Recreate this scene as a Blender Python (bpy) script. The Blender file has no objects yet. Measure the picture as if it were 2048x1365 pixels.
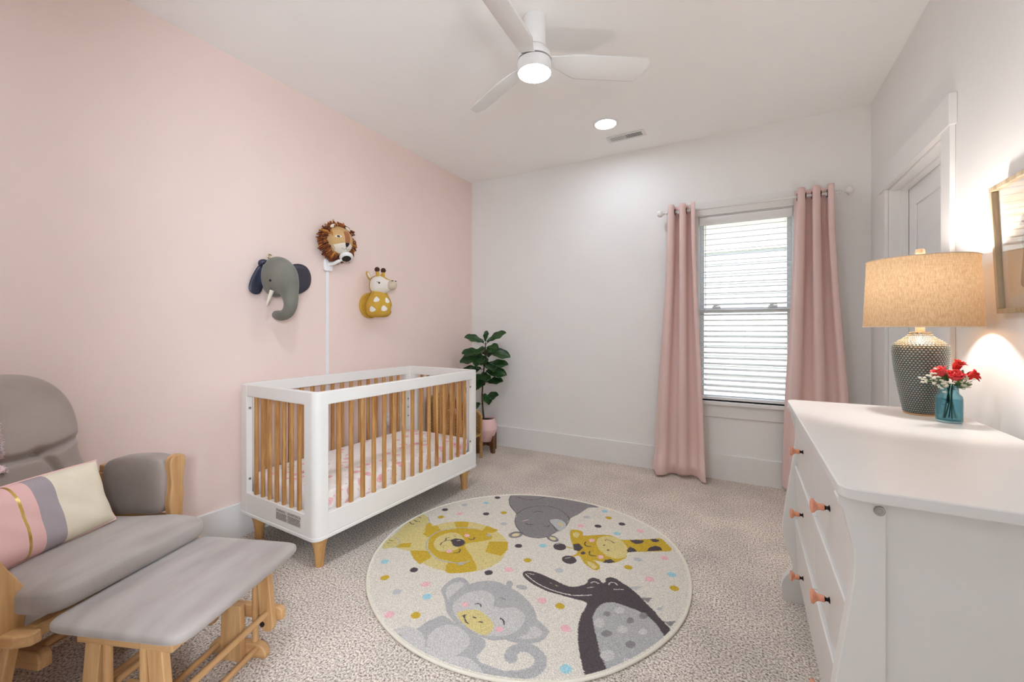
import bpy, bmesh, math, random
from mathutils import Vector, Matrix, noise
import numpy as np
EXPOSURE = 0.22
PINKC = (238,217,208)
SLAT_TILT = 12
LCOL = (234,244,255)
BULBC = (252,247,243)
FAN_E = 60
DL_E = 85
FILL_DL_E = 215
FILL_E = 122
FILLX = .745
FILLY = -.60
FILLZ = 1.54
BULB_E = 290
SHADE_T = .055
SKY_S = .45
SUN_S = 5
random.seed(11)
PI = math.pi
D = bpy.data
SC = bpy.context.scene
COL = SC.collection
rad = math.radians

# ------------------------------------------------------------------ colour / material helpers
def lin(c):
    return tuple(((v/255)/12.92 if v/255 <= .04045 else ((v/255+.055)/1.055)**2.4) for v in c) + (1,)

def new_mat(name):
    m = D.materials.new(name); m.use_nodes = True
    nt = m.node_tree
    b = nt.nodes['Principled BSDF']
    return m, nt, b

def mat(name, c, rough=.5, metal=0, var=.06, scale=14, bump=0, bscale=60, stretch=(1,1,1), c2=None, spec=.5, sheen=0, emit=None, es=0, coat=0):
    """principled material whose colour is broken up by a noise texture"""
    m, nt, b = new_mat(name)
    N, L = nt.nodes, nt.links
    tc = N.new('ShaderNodeTexCoord'); mp = N.new('ShaderNodeMapping'); mp.inputs['Scale'].default_value = stretch
    L.new(tc.outputs['Object'], mp.inputs['Vector'])
    nz = N.new('ShaderNodeTexNoise'); nz.inputs['Scale'].default_value = scale; nz.inputs['Detail'].default_value = 4
    L.new(mp.outputs['Vector'], nz.inputs['Vector'])
    rp = N.new('ShaderNodeValToRGB')
    a = lin(c)
    if c2 is None:
        lo = tuple(v*(1-var) for v in a[:3])+(1,); hi = tuple(min(1, v*(1+var)) for v in a[:3])+(1,)
    else:
        lo, hi = a, lin(c2)
    rp.color_ramp.elements[0].color = lo; rp.color_ramp.elements[1].color = hi
    rp.color_ramp.elements[0].position = .3; rp.color_ramp.elements[1].position = .7
    L.new(nz.outputs['Fac'], rp.inputs['Fac']); L.new(rp.outputs['Color'], b.inputs['Base Color'])
    b.inputs['Roughness'].default_value = rough; b.inputs['Metallic'].default_value = metal
    b.inputs['Specular IOR Level'].default_value = spec
    if sheen:
        b.inputs['Sheen Weight'].default_value = sheen; b.inputs['Sheen Roughness'].default_value = .4
    if coat: b.inputs['Coat Weight'].default_value = coat; b.inputs['Coat Roughness'].default_value = .08
    if bump:
        n2 = N.new('ShaderNodeTexNoise'); n2.inputs['Scale'].default_value = bscale; n2.inputs['Detail'].default_value = 3
        L.new(mp.outputs['Vector'], n2.inputs['Vector'])
        bp = N.new('ShaderNodeBump'); bp.inputs['Strength'].default_value = bump; bp.inputs['Distance'].default_value = .004
        L.new(n2.outputs['Fac'], bp.inputs['Height']); L.new(bp.outputs['Normal'], b.inputs['Normal'])
    if emit: b.inputs['Emission Color'].default_value = lin(emit); b.inputs['Emission Strength'].default_value = es
    return m

def wood(name, c1, c2, axis='Z', scale=22, rough=.45):
    """grain streaks running along the given axis"""
    m, nt, b = new_mat(name)
    N, L = nt.nodes, nt.links
    tc = N.new('ShaderNodeTexCoord'); oi = N.new('ShaderNodeObjectInfo')
    add = N.new('ShaderNodeVectorMath'); add.operation = 'ADD'
    mul = N.new('ShaderNodeVectorMath'); mul.operation = 'SCALE'; mul.inputs['Scale'].default_value = 7.3
    cmb = N.new('ShaderNodeCombineXYZ')
    for k in 'XYZ': L.new(oi.outputs['Random'], cmb.inputs[k])
    L.new(cmb.outputs[0], mul.inputs[0])
    L.new(tc.outputs['Object'], add.inputs[0]); L.new(mul.outputs[0], add.inputs[1])
    mp = N.new('ShaderNodeMapping')
    s = {'X': (.08,1,1), 'Y': (1,.08,1), 'Z': (1,1,.08)}[axis]
    mp.inputs['Scale'].default_value = s
    L.new(add.outputs[0], mp.inputs['Vector'])
    nz = N.new('ShaderNodeTexNoise'); nz.inputs['Scale'].default_value = scale; nz.inputs['Detail'].default_value = 6; nz.inputs['Distortion'].default_value = 1.2
    L.new(mp.outputs['Vector'], nz.inputs['Vector'])
    n2 = N.new('ShaderNodeTexNoise'); n2.inputs['Scale'].default_value = scale*7; n2.inputs['Detail'].default_value = 3
    L.new(mp.outputs['Vector'], n2.inputs['Vector'])
    mx = N.new('ShaderNodeMath'); mx.operation = 'MULTIPLY_ADD'; mx.inputs[1].default_value = .35
    L.new(n2.outputs['Fac'], mx.inputs[0]); L.new(nz.outputs['Fac'], mx.inputs[2])
    rp = N.new('ShaderNodeValToRGB'); e = rp.color_ramp.elements
    e[0].color = lin(c2); e[0].position = .48; e[1].color = lin(c1); e[1].position = .86
    L.new(mx.outputs[0], rp.inputs['Fac']); L.new(rp.outputs['Color'], b.inputs['Base Color'])
    b.inputs['Roughness'].default_value = rough
    bp = N.new('ShaderNodeBump'); bp.inputs['Strength'].default_value = .08; bp.inputs['Distance'].default_value = .002
    L.new(n2.outputs['Fac'], bp.inputs['Height']); L.new(bp.outputs['Normal'], b.inputs['Normal'])
    return m

def emitter(name, c, s):
    m, nt, b = new_mat(name)
    b.inputs['Base Color'].default_value = lin(c); b.inputs['Emission Color'].default_value = lin(c); b.inputs['Emission Strength'].default_value = s
    return m

# ------------------------------------------------------------------ mesh builder
class MB:
    def __init__(s): s.v = []; s.f = []; s.m = []
    def add(s, vs, fs, mi=0):
        o = len(s.v); s.v += [tuple(p) for p in vs]
        for f in fs: s.f.append(tuple(i+o for i in f)); s.m.append(mi)
        return o
    def box(s, a, b, mi=0, T=None):
        x0,y0,z0 = a; x1,y1,z1 = b
        vs = [(x0,y0,z0),(x1,y0,z0),(x1,y1,z0),(x0,y1,z0),(x0,y0,z1),(x1,y0,z1),(x1,y1,z1),(x0,y1,z1)]
        if T: vs = [T @ Vector(v) for v in vs]
        s.add(vs, [(3,2,1,0),(4,5,6,7),(0,1,5,4),(1,2,6,5),(2,3,7,6),(3,0,4,7)], mi); return s
    def prism(s, poly, ax, t0, t1, mi=0, T=None):
        """extrude a 2-D outline along an axis; the outline runs in the other two axes in xyz order"""
        def put(p, t):
            q = {'x': (t,p[0],p[1]), 'y': (p[0],t,p[1]), 'z': (p[0],p[1],t)}[ax]
            return T @ Vector(q) if T else q
        n = len(poly)
        vs = [put(p,t0) for p in poly]+[put(p,t1) for p in poly]
        A = sum(poly[i][0]*poly[(i+1)%n][1]-poly[(i+1)%n][0]*poly[i][1] for i in range(n))
        flip = (A < 0) ^ (ax == 'y')
        fs = [tuple(range(n-1,-1,-1)), tuple(range(n,2*n))]+[(i,(i+1)%n,n+(i+1)%n,n+i) for i in range(n)]
        if flip: fs = [tuple(reversed(f)) for f in fs]
        s.add(vs, fs, mi); return s
    def rings(s, rs, mi=0, cap=True, closed=True):
        n = len(rs[0]); o = len(s.v); vs = [p for r in rs for p in r]; fs = []
        for i in range(len(rs)-1):
            for j in range(n if closed else n-1):
                k = (j+1) % n
                fs.append((i*n+j, i*n+k, (i+1)*n+k, (i+1)*n+j))
        if cap:
            fs.append(tuple(range(n-1,-1,-1))); fs.append(tuple((len(rs)-1)*n+j for j in range(n)))
        s.add(vs, fs, mi); return s
    def lathe(s, prof, n=32, mi=0, c=(0,0,0), cap=True, T=None, sx=1, sy=1):
        rs = []
        for r,z in prof:
            ring = [Vector((c[0]+sx*r*math.cos(2*PI*k/n), c[1]+sy*r*math.sin(2*PI*k/n), c[2]+z)) for k in range(n)]
            rs.append([T @ p for p in ring] if T else ring)
        return s.rings(rs, mi, cap)
    def tube(s, pts, r, n=10, mi=0, cap=True, closed=False, flat=None):
        """tube along points; r number or list; flat=(a,b) scales the two cross axes"""
        P = [Vector(p) for p in pts]; R = r if isinstance(r,(list,tuple)) else [r]*len(P)
        rs = []; up = None
        for i,p in enumerate(P):
            if closed: t = P[(i+1)%len(P)]-P[i-1]
            else: t = P[min(i+1,len(P)-1)]-P[max(i-1,0)]
            if t.length < 1e-9: t = Vector((0,0,1))
            t.normalize()
            if up is None:
                up = Vector((0,0,1)) if abs(t.z) < .9 else Vector((1,0,0))
            a = up - t*up.dot(t)
            if a.length < 1e-6: a = t.orthogonal()
            a.normalize(); up = a; b = t.cross(a)
            fa, fb = flat or (1,1)
            rs.append([p + a*(R[i]*fa*math.cos(2*PI*k/n)) + b*(R[i]*fb*math.sin(2*PI*k/n)) for k in range(n)])
        if closed: rs.append(rs[0])
        return s.rings(rs, mi, cap and not closed)
    def ball(s, c, r, n=16, mi=0, T=None):
        rx,ry,rz = r if isinstance(r,(tuple,list)) else (r,r,r)
        rs = []
        for i in range(n//2+1):
            t = PI*i/(n//2); t = min(max(t,.02),PI-.02)
            ring = [Vector((rx*math.sin(t)*math.cos(2*PI*k/n), ry*math.sin(t)*math.sin(2*PI*k/n), -rz*math.cos(t))) for k in range(n)]
            rs.append([(T @ p if T else p)+Vector(c) for p in ring])
        return s.rings(rs, mi)
    def sq(s, c, a, e1=.35, e2=.3, n=48, m=24, fn=None, mi=0):
        """superquadric cushion"""
        def pw(v,e): return math.copysign(abs(v)**e, v)
        rs = []
        for i in range(m+1):
            t = -PI/2+PI*i/m; t = min(max(t,-PI/2+.03),PI/2-.03)
            ring = []
            for k in range(n):
                w = 2*PI*k/n
                p = Vector((a[0]*pw(math.cos(t),e1)*pw(math.cos(w),e2), a[1]*pw(math.cos(t),e1)*pw(math.sin(w),e2), a[2]*pw(math.sin(t),e1)))
                if fn: p = fn(p)
                ring.append(p+Vector(c))
            rs.append(ring)
        return s.rings(rs, mi)
    def grid(s, fn, nu, nv, mi=0, mfn=None, flip=False):
        o = len(s.v)
        for j in range(nv+1):
            for i in range(nu+1): s.v.append(tuple(fn(i/nu, j/nv)))
        for j in range(nv):
            for i in range(nu):
                a = o+j*(nu+1)+i; f = (a,a+1,a+nu+2,a+nu+1)
                s.f.append(f[::-1] if flip else f); s.m.append(mfn((i+.5)/nu,(j+.5)/nv) if mfn else mi)
        return s
    def build(s, name, mats, parent=None, smooth=40, bevel=0, seg=2, loc=None, solid=0, rot=None, sub=0, recalc=False):
        me = D.meshes.new(name); me.from_pydata(s.v, [], s.f); 
        if not isinstance(mats,(list,tuple)): mats = [mats]
        for m in mats: me.materials.append(m)
        me.polygons.foreach_set('material_index', s.m)
        if recalc:
            bm = bmesh.new(); bm.from_mesh(me); bmesh.ops.recalc_face_normals(bm, faces=bm.faces); bm.to_mesh(me); bm.free()
        if smooth:
            me.polygons.foreach_set('use_smooth', [True]*len(me.polygons)); me.set_sharp_from_angle(angle=rad(smooth))
        me.update()
        o = D.objects.new(name, me); COL.objects.link(o)
        if parent: o.parent = parent
        if loc: o.location = loc
        if rot: o.rotation_euler = rot
        if sub: md = o.modifiers.new('sub','SUBSURF'); md.levels = sub; md.render_levels = sub
        if solid: md = o.modifiers.new('solid','SOLIDIFY'); md.thickness = solid; md.offset = 0
        if bevel:
            md = o.modifiers.new('bevel','BEVEL'); md.width = bevel; md.segments = seg; md.limit_method = 'ANGLE'; md.angle_limit = rad(35)
        return o

def tag(o, label, cat, group=None):
    o['label'] = label; o['category'] = cat
    if group: o['group'] = group
    return o
def thing(name, label, cat, loc=(0,0,0), rz=0, group=None):
    o = D.objects.new(name, None); COL.objects.link(o); o.location = loc; o.rotation_euler = (0,0,rz)
    o.empty_display_size = .05
    return tag(o, label, cat, group)
def struct(o): o['kind'] = 'structure'; return o
def sempty(name, loc=(0,0,0)):
    o = D.objects.new(name, None); COL.objects.link(o); o.location = loc; return struct(o)
def copy_child(o, parent, loc=None, rot=None):
    c = o.copy(); COL.objects.link(c); c.parent = parent
    if loc is not None: c.location = loc
    if rot is not None: c.rotation_euler = rot
    return c
def crom(pts, n=8):
    """catmull-rom through tuples of any length"""
    out = []
    P = [pts[0]]+list(pts)+[pts[-1]]
    for i in range(1,len(P)-2):
        for k in range(n):
            t = k/n; a,b,c,d = P[i-1],P[i],P[i+1],P[i+2]
            out.append(tuple(.5*(2*b[q]+(c[q]-a[q])*t+(2*a[q]-5*b[q]+4*c[q]-d[q])*t*t+(3*b[q]-a[q]-3*c[q]+d[q])*t**3) for q in range(len(b))))
    out.append(tuple(pts[-1])); return out
def sstep(a,b,x):
    t = min(1,max(0,(x-a)/(b-a))); return t*t*(3-2*t)
def text_mesh(name, s, size, mat_, parent, loc, rot, align='LEFT'):
    cu = D.curves.new(name,'FONT'); cu.body = s; cu.size = size; cu.align_x = align; cu.extrude = .0001
    t = D.objects.new(name, cu); COL.objects.link(t)
    dg = bpy.context.evaluated_depsgraph_get(); me = D.meshes.new_from_object(t.evaluated_get(dg))
    D.objects.remove(t); me.materials.clear(); me.materials.append(mat_)
    o = D.objects.new(name, me); COL.objects.link(o); o.parent = parent; o.location = loc; o.rotation_euler = rot
    return o

# ------------------------------------------------------------------ camera
cd = D.cameras.new('camera'); cam = D.objects.new('camera', cd); COL.objects.link(cam)
cam.location = (0,0,1.2); cam.rotation_euler = (PI/2,0,rad(28.8))
cd.sensor_width = 36; cd.lens = 846/2048*36; cd.shift_y = -25.5/2048; cd.clip_start = .01
SC.camera = cam
vs = SC.view_settings
vs.view_transform = 'Standard'; vs.look = 'None'; vs.exposure = EXPOSURE; vs.gamma = 1; vs.use_curve_mapping = False

XL, XR, YB, H = -2.548, .764, 3.748, 2.745
# ------------------------------------------------------------------ materials
M = {}
M['pink'] = mat('pink_paint', PINKC, .62, var=.012, scale=3, bump=.05, bscale=260)
M['white'] = mat('white_wall_paint', (240,239,237), .62, var=.01, scale=3, bump=.05, bscale=260)
M['ceil'] = mat('ceiling_paint', (249,248,246), .8, var=.008, scale=3, bump=.05, bscale=200)
M['trim'] = mat('white_trim_paint', (236,235,233), .32, var=.01, scale=5)
M['door'] = mat('white_door_paint', (236,236,236), .35, var=.01, scale=5)
M['cribw'] = mat('crib_white_lacquer', (236,234,230), .38, var=.012, scale=6)
M['dress'] = mat('dresser_white_lacquer', (226,223,219), .36, var=.012, scale=5, bump=.02, bscale=40)
M['plastic'] = mat('white_plastic', (238,238,238), .35, var=.01)
M['fan'] = mat('fan_white', (236,235,233), .42, var=.01)
M['dark'] = mat('dark_gap', (28,26,25), .8, var=.1)
M['steel'] = mat('brushed_steel', (170,168,162), .35, metal=.9, var=.08, scale=60)
M['bronze'] = mat('bronze_metal', (74,58,50), .4, metal=.7, var=.12)
M['brass'] = mat('brass_hook', (190,160,110), .3, metal=.9, var=.08)
M['cribwood'] = wood('crib_slat_wood', (205,160,100), (160,106,52), 'Z', 30)
M['legwood'] = wood('crib_leg_wood', (214,170,112), (188,138,80), 'Z', 18)
for a in 'XYZ': M['gl'+a] = wood('glider_birch_'+a.lower(), (214,172,122), (186,140,90), a, 16)
def suede(name, c, c2):
    m = mat(name, c, .95, c2=c2, scale=5, stretch=(1.7,.5,1), spec=.1, bump=.25, bscale=420)
    nt = m.node_tree; b = nt.nodes['Principled BSDF']
    b.inputs['Sheen Weight'].default_value = .35; b.inputs['Sheen Roughness'].default_value = .35
    return m
M['suede'] = suede('taupe_grey_suede', (150,137,129), (168,156,149))
M['suedeback'] = suede('taupe_grey_back_suede', (160,147,139), (174,162,154))
M['suedelight'] = suede('light_grey_suede', (154,143,137), (184,175,170))
M['black'] = mat('black_plastic', (18,18,20), .3, var=.1)

# ------------------------------------------------------------------ carpet
def carpet_mat():
    m, nt, b = new_mat('beige_cut_pile_carpet')
    N, L = nt.nodes, nt.links
    tc = N.new('ShaderNodeTexCoord')
    v = N.new('ShaderNodeTexNoise'); v.inputs['Scale'].default_value = 125; v.inputs['Detail'].default_value = 3; v.inputs['Roughness'].default_value = .65
    L.new(tc.outputs['Object'], v.inputs['Vector'])
    n2 = N.new('ShaderNodeTexNoise'); n2.inputs['Scale'].default_value = 3.2; n2.inputs['Detail'].default_value = 4
    L.new(tc.outputs['Object'], n2.inputs['Vector'])
    rp = N.new('ShaderNodeValToRGB'); e = rp.color_ramp.elements
    e[0].position = .36; e[0].color = lin((134,120,109)); e[1].position = .62; e[1].color = lin((254,245,234))
    x = e.new(.48); x.color = lin((214,202,191))
    L.new(v.outputs['Fac'], rp.inputs['Fac'])
    r2 = N.new('ShaderNodeValToRGB'); r2.color_ramp.elements[0].position = .35; r2.color_ramp.elements[1].position = .65
    r2.color_ramp.elements[0].color = (.86,.86,.86,1); r2.color_ramp.elements[1].color = (1.06,1.05,1.04,1)
    L.new(n2.outputs['Fac'], r2.inputs['Fac'])
    mx = N.new('ShaderNodeMix'); mx.data_type = 'RGBA'; mx.blend_type = 'MULTIPLY'; mx.inputs[0].default_value = 1
    L.new(rp.outputs['Color'], mx.inputs[6]); L.new(r2.outputs['Color'], mx.inputs[7]); L.new(mx.outputs[2], b.inputs['Base Color'])
    b.inputs['Roughness'].default_value = 1; b.inputs['Specular IOR Level'].default_value = .05
    bp = N.new('ShaderNodeBump'); bp.inputs['Strength'].default_value = .7; bp.inputs['Distance'].default_value = .008
    L.new(v.outputs['Fac'], bp.inputs['Height']); L.new(bp.outputs['Normal'], b.inputs['Normal'])
    return m
M['carpet'] = carpet_mat()
struct(MB().box((XL-.1,-1.7,-.1),(XR+.6,YB+.1,0)).build('floor', M['carpet'], smooth=0))
struct(MB().box((XL-.1,-1.7,H),(XR+.6,YB+.12,H+.1)).build('ceiling', M['ceil'], smooth=0))
struct(MB().box((XL-.1,-1.7,0),(XL,YB+.12,H)).build('wall_left', M['pink'], smooth=0))
# back wall with window opening
WX0, WX1, WZ0, WZ1 = -.335, .325, .62, 2.11
b = MB()
b.box((XL,YB,0),(WX0,YB+.12,H)).box((WX1,YB,0),(XR+.1,YB+.12,H)).box((WX0,YB,0),(WX1,YB+.12,WZ0)).box((WX0,YB,WZ1),(WX1,YB+.12,H))
struct(b.build('wall_back', M['white'], smooth=0))
# right wall with door opening
DY0, DY1, DZ = 2.50, 3.345, 2.045
b = MB()
b.box((XR,-.14,0),(XR+.12,DY0,H)).box((XR,DY1,0),(XR+.12,YB,H)).box((XR,DY0,DZ),(XR+.12,DY1,H))
struct(b.build('wall_right', M['white'], smooth=0))
# rear wall: the camera looks in through its doorway
b = MB()
b.box((XL,-.14,0),(-.43,-.03,H)).box((.43,-.14,0),(XR,-.03,H)).box((-.43,-.14,2.06),(.43,-.03,H))
struct(b.build('wall_rear', M['white'], smooth=0))
struct(MB().box((XL,-1.8,0),(XR+.6,-1.7,H)).box((XR+.5,-1.7,0),(XR+.6,-.14,H)).box((XR+.12,-.14,0),(XR+.6,-.03,H)).build('wall_hall', mat('hall_bounce_absorber',(84,82,84),.7), smooth=0))  # unseen hall walls, colour darkened to cut light bounced onto the dresser

def bboard(name, segs):
    b = MB()
    for p,q,n in segs:
        p = Vector(p); q = Vector(q); n = Vector(n)
        prof = [(0,0),(.0145,0),(.0145,.196),(.012,.2),(0,.2)]
        rs = []
        for e in (p,q): rs.append([(e.x+n.x*a, e.y+n.y*a, z) for a,z in prof])
        b.rings(rs)
    return struct(b.build(name, M['trim'], smooth=0, recalc=True))
bboard('baseboard_left', [((XL,-.03),(XL,YB),(1,0))])
bboard('baseboard_back', [((XL+.0145,YB),(XR-.0145,YB),(0,-1))])
bboard('baseboard_right', [((XR,-.03),(XR,DY0-.085),(-1,0)),((XR,DY1+.085),(XR,YB),(-1,0))])

# ------------------------------------------------------------------ door in the right wall
dr = sempty('door_1', (XR,(DY0+DY1)/2,0))
hw = (DY1-DY0)/2
b = MB()
b.box((-.019,-hw-.09,0),(-.0005,-hw+.004,DZ-.004)).box((-.019,hw-.004,0),(-.0005,hw+.09,DZ-.004)).box((-.026,-hw-.105,DZ-.004),(-.0005,hw+.105,DZ+.125))
b.build('door_casing', M['trim'], dr, smooth=0, bevel=.002)
b = MB()
b.box((0,-hw,0),(.13,-hw+.018,DZ)).box((0,hw-.018,0),(.13,hw,DZ)).box((0,-hw+.018,DZ-.018),(.13,hw-.018,DZ))
b.box((.05,-hw+.018,0),(.085,-hw+.03,DZ-.018)).box((.05,hw-.03,0),(.085,hw-.018,DZ-.018)).box((.05,-hw+.03,DZ-.03),(.085,hw-.03,DZ-.018))
b.build('door_jamb', M['trim'], dr, smooth=0, bevel=.0015)
b = MB(); dw = hw-.02
b.box((.096,-dw,.012),(.125,dw,DZ-.02))
st = .115
b.box((.087,-dw,.012),(.096,-dw+st,DZ-.02)).box((.087,dw-st,.012),(.096,dw,DZ-.02))
for z0,z1 in ((.012,.23),(.93,1.07),(DZ-.02-.12,DZ-.02)): b.box((.087,-dw+st,z0),(.096,dw-st,z1))
b.build('door_slab', M['door'], dr, smooth=0, bevel=.003)

# ------------------------------------------------------------------ window
w = sempty('window_1', (0,YB,0))
b = MB()
b.box((WX0,0,WZ0),(WX0+.012,.12,WZ1)).box((WX1-.012,0,WZ0),(WX1,.12,WZ1)).box((WX0+.012,0,WZ1-.012),(WX1-.012,.12,WZ1)).box((WX0+.012,0,WZ0-.02),(WX1-.012,.12,WZ0))
b.build('window_jamb', M['trim'], w, smooth=0)
b = MB()
b.box((WX0-.085,-.018,WZ0),(WX0+.006,-.0005,WZ1-.004)).box((WX1-.006,-.018,WZ0),(WX1+.085,-.0005,WZ1-.004)).box((WX0-.1,-.022,WZ1-.004),(WX1+.1,-.0005,WZ1+.105)).box((WX0-.105,-.032,WZ1+.052),(WX1+.105,-.0225,WZ1+.058))
b.build('window_casing', M['trim'], w, smooth=0, bevel=.002)
MB().box((WX0-.11,-.045,WZ0-.028),(WX1+.11,-.0005,WZ0)).build('window_sill', M['trim'], w, smooth=0, bevel=.006, seg=3)
MB().box((WX0-.085,-.017,WZ0-.125),(WX1+.085,-.0005,WZ0-.028)).build('window_apron', M['trim'], w, smooth=0, bevel=.002)
b = MB(); x0,x1 = WX0+.012, WX1-.012; zm = 1.345
for (za,zb,ya,yb) in ((zm-.02,WZ1-.012,.085,.105),(WZ0,zm+.02,.062,.084)):
    b.box((x0,ya,za),(x0+.03,yb,zb)).box((x1-.03,ya,za),(x1,yb,zb)).box((x0+.03,ya,za),(x1-.03,yb,za+.036)).box((x0+.03,ya,zb-.036),(x1-.03,yb,zb))
b.build('window_sash', M['plastic'], w, smooth=0, bevel=.002)
def sash_lock(x):
    q = MB().box((x-.03,.04,zm+.02),(x+.03,.062,zm+.032)); q.tube([(x-.02,.048,zm+.036),(x+.028,.044,zm+.045)],.006,8)
    q.build('sash_lock', M['plastic'], w)
sash_lock(-.2); sash_lock(.19)
gm, nt, bs = new_mat('clear_window_glass')
N, L = nt.nodes, nt.links
tr = N.new('ShaderNodeBsdfTransparent'); gl = N.new('ShaderNodeBsdfGlossy'); gl.inputs['Roughness'].default_value = .02
fr = N.new('ShaderNodeFresnel'); fr.inputs['IOR'].default_value = 1.3
geo = N.new('ShaderNodeNewGeometry'); inv = N.new('ShaderNodeMath'); inv.operation = 'SUBTRACT'; inv.inputs[0].default_value = 1; L.new(geo.outputs['Backfacing'], inv.inputs[1]); mu_ = N.new('ShaderNodeMath'); mu_.operation = 'MULTIPLY'; L.new(fr.outputs[0], mu_.inputs[0]); L.new(inv.outputs[0], mu_.inputs[1])
mx = N.new('ShaderNodeMixShader'); L.new(mu_.outputs[0], mx.inputs[0]); L.new(tr.outputs[0], mx.inputs[1]); L.new(gl.outputs[0], mx.inputs[2])
L.new(mx.outputs[0], N['Material Output'].inputs['Surface'])
M['pane'] = gm
MB().box((x0+.03,.094,zm+.016),(x1-.03,.097,WZ1-.052)).build('window_pane', gm, w, smooth=0)
MB().box((x0+.03,.072,WZ0+.036),(x1-.03,.075,zm-.02)).build('window_pane', gm, w, smooth=0)

# blinds, mounted inside the opening
M['slat'] = mat('white_faux_wood_slats', (238,238,238), .4, var=.01)
bl = thing('window_blind','white wide-slat horizontal blind lowered over the back wall window','blind',(0,YB,WZ1-.02))
zt = WZ1-.02
b = MB(); b.box((x0+.002,-.012,-.062),(x1-.002,.004,.004)).box((x0+.004,.004,-.045),(x1-.004,.05,.004)); b.build('valance', M['slat'], bl, smooth=0, bevel=.004)
b = MB(); z = WZ1-.105; tl = rad(SLAT_TILT)
nsl = 0
while z > WZ0+.045:
    pts = []
    for k in range(7):
        s = -.025+.05*k/6; c = .0025*(1-(s/.025)**2)
        pts.append((.03+s*math.cos(tl)-c*math.sin(tl), z-zt+s*math.sin(tl)+c*math.cos(tl)))
    poly = pts+[(p[0],p[1]-.0028) for p in reversed(pts)]
    b.prism([(p[0],p[1]) for p in poly],'x',x0+.004,x1-.004); z -= .0435; nsl += 1
b.build('slats', M['slat'], bl, smooth=30, recalc=True)
MB().box((x0+.003,.005,WZ0+.008-zt),(x1-.003,.055,WZ0+.03-zt)).build('bottom_rail', M['slat'], bl, smooth=0, bevel=.003)
b = MB()
for x in (-.275,0,.268):
    for y in (.003,.057): b.tube([(x,y,-.05),(x,y,WZ0+.02-zt)],.0009,5)
b.build('ladder_cord', M['slat'], bl)
MB().tube([(x0+.045,-.006,-.055),(x0+.046,-.008,-.4),(x0+.045,-.007,-.75)],.0022,6).build('tilt_wand', M['slat'], bl)

# neighbour's wall outside
M['siding'] = mat('pale_lap_siding', (226,228,226), .6, var=.02, scale=4)
M['cream'] = mat('cream_frieze', (246,240,218), .6, var=.02, scale=4)
M['lawn'] = mat('grass_outside', (120,130,90), .9, var=.2, scale=20)
nb = thing('neighbouring_house','pale house wall with lap siding outside behind the blinds','house',(0,YB+3.2,0))
b = MB()
for k in range(19):
    z0 = .15*k-.4; rs = [[(x,0,z0),(x,-.018,z0),(x,-.004,z0+.155),(x,.05,z0+.155),(x,.05,z0)] for x in (-4,4)]
    b.rings(rs)
b.build('siding', M['siding'], nb, smooth=0, recalc=True)
MB().box((-4,-.04,2.32),(4,.05,2.95)).build('frieze_board', M['cream'], nb, smooth=0)
b = MB().box((-4,-.40,2.95),(4,.05,2.99)); b.box((-4,-.43,2.95),(4,-.40,3.15)); b.build('soffit', M['cream'], nb, smooth=0)
struct(MB().box((-6,YB+.13,-.6),(6,YB+3.3,-.4)).build('ground', M['lawn'], smooth=0))

# ------------------------------------------------------------------ curtains on rod
RY = YB-.09; RZ = 2.145
rod = thing('curtain_rod','white curtain rod with round knob finials above the window','curtain rod',(0,RY,RZ))
M['rodw'] = mat('white_metal_rod', (232,230,227), .3, var=.02)
MB().tube([(-.555,0,0),(.575,0,0)],.0095,14).build('rod', M['rodw'], rod)
fp = [(.009,0),(.016,.003),(.016,.012),(.009,.018),(.0085,.03),(.014,.033),(.014,.038),(.01,.044),(.02,.052),(.031,.066),(.034,.08),(.031,.095),(.02,.108),(.004,.113)]
for s,x in ((-1,-.555),(1,.575)):
    T = Matrix.Rotation(s*PI/2,4,'Y'); q = MB().lathe([(r*.85,z*.72) for r,z in fp],20,T=T); q.build('finial', M['rodw'], rod, loc=(x,0,0))
for x in (-.47,.5):
    q = MB().box((x-.012,.078,-.03),(x+.012,.089,.03)); q.tube([(x,.085,-.012),(x,.01,-.014)],.006,8); q.tube([(x,.012,-.014),(x,-.012,-.012)],.007,8); q.build('bracket', M['rodw'], rod)
M['curt'] = mat('dusty_pink_blackout_fabric', (230,202,196), .75, var=.02, scale=200, bump=.08, bscale=700, sheen=.25, spec=.2)
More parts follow.
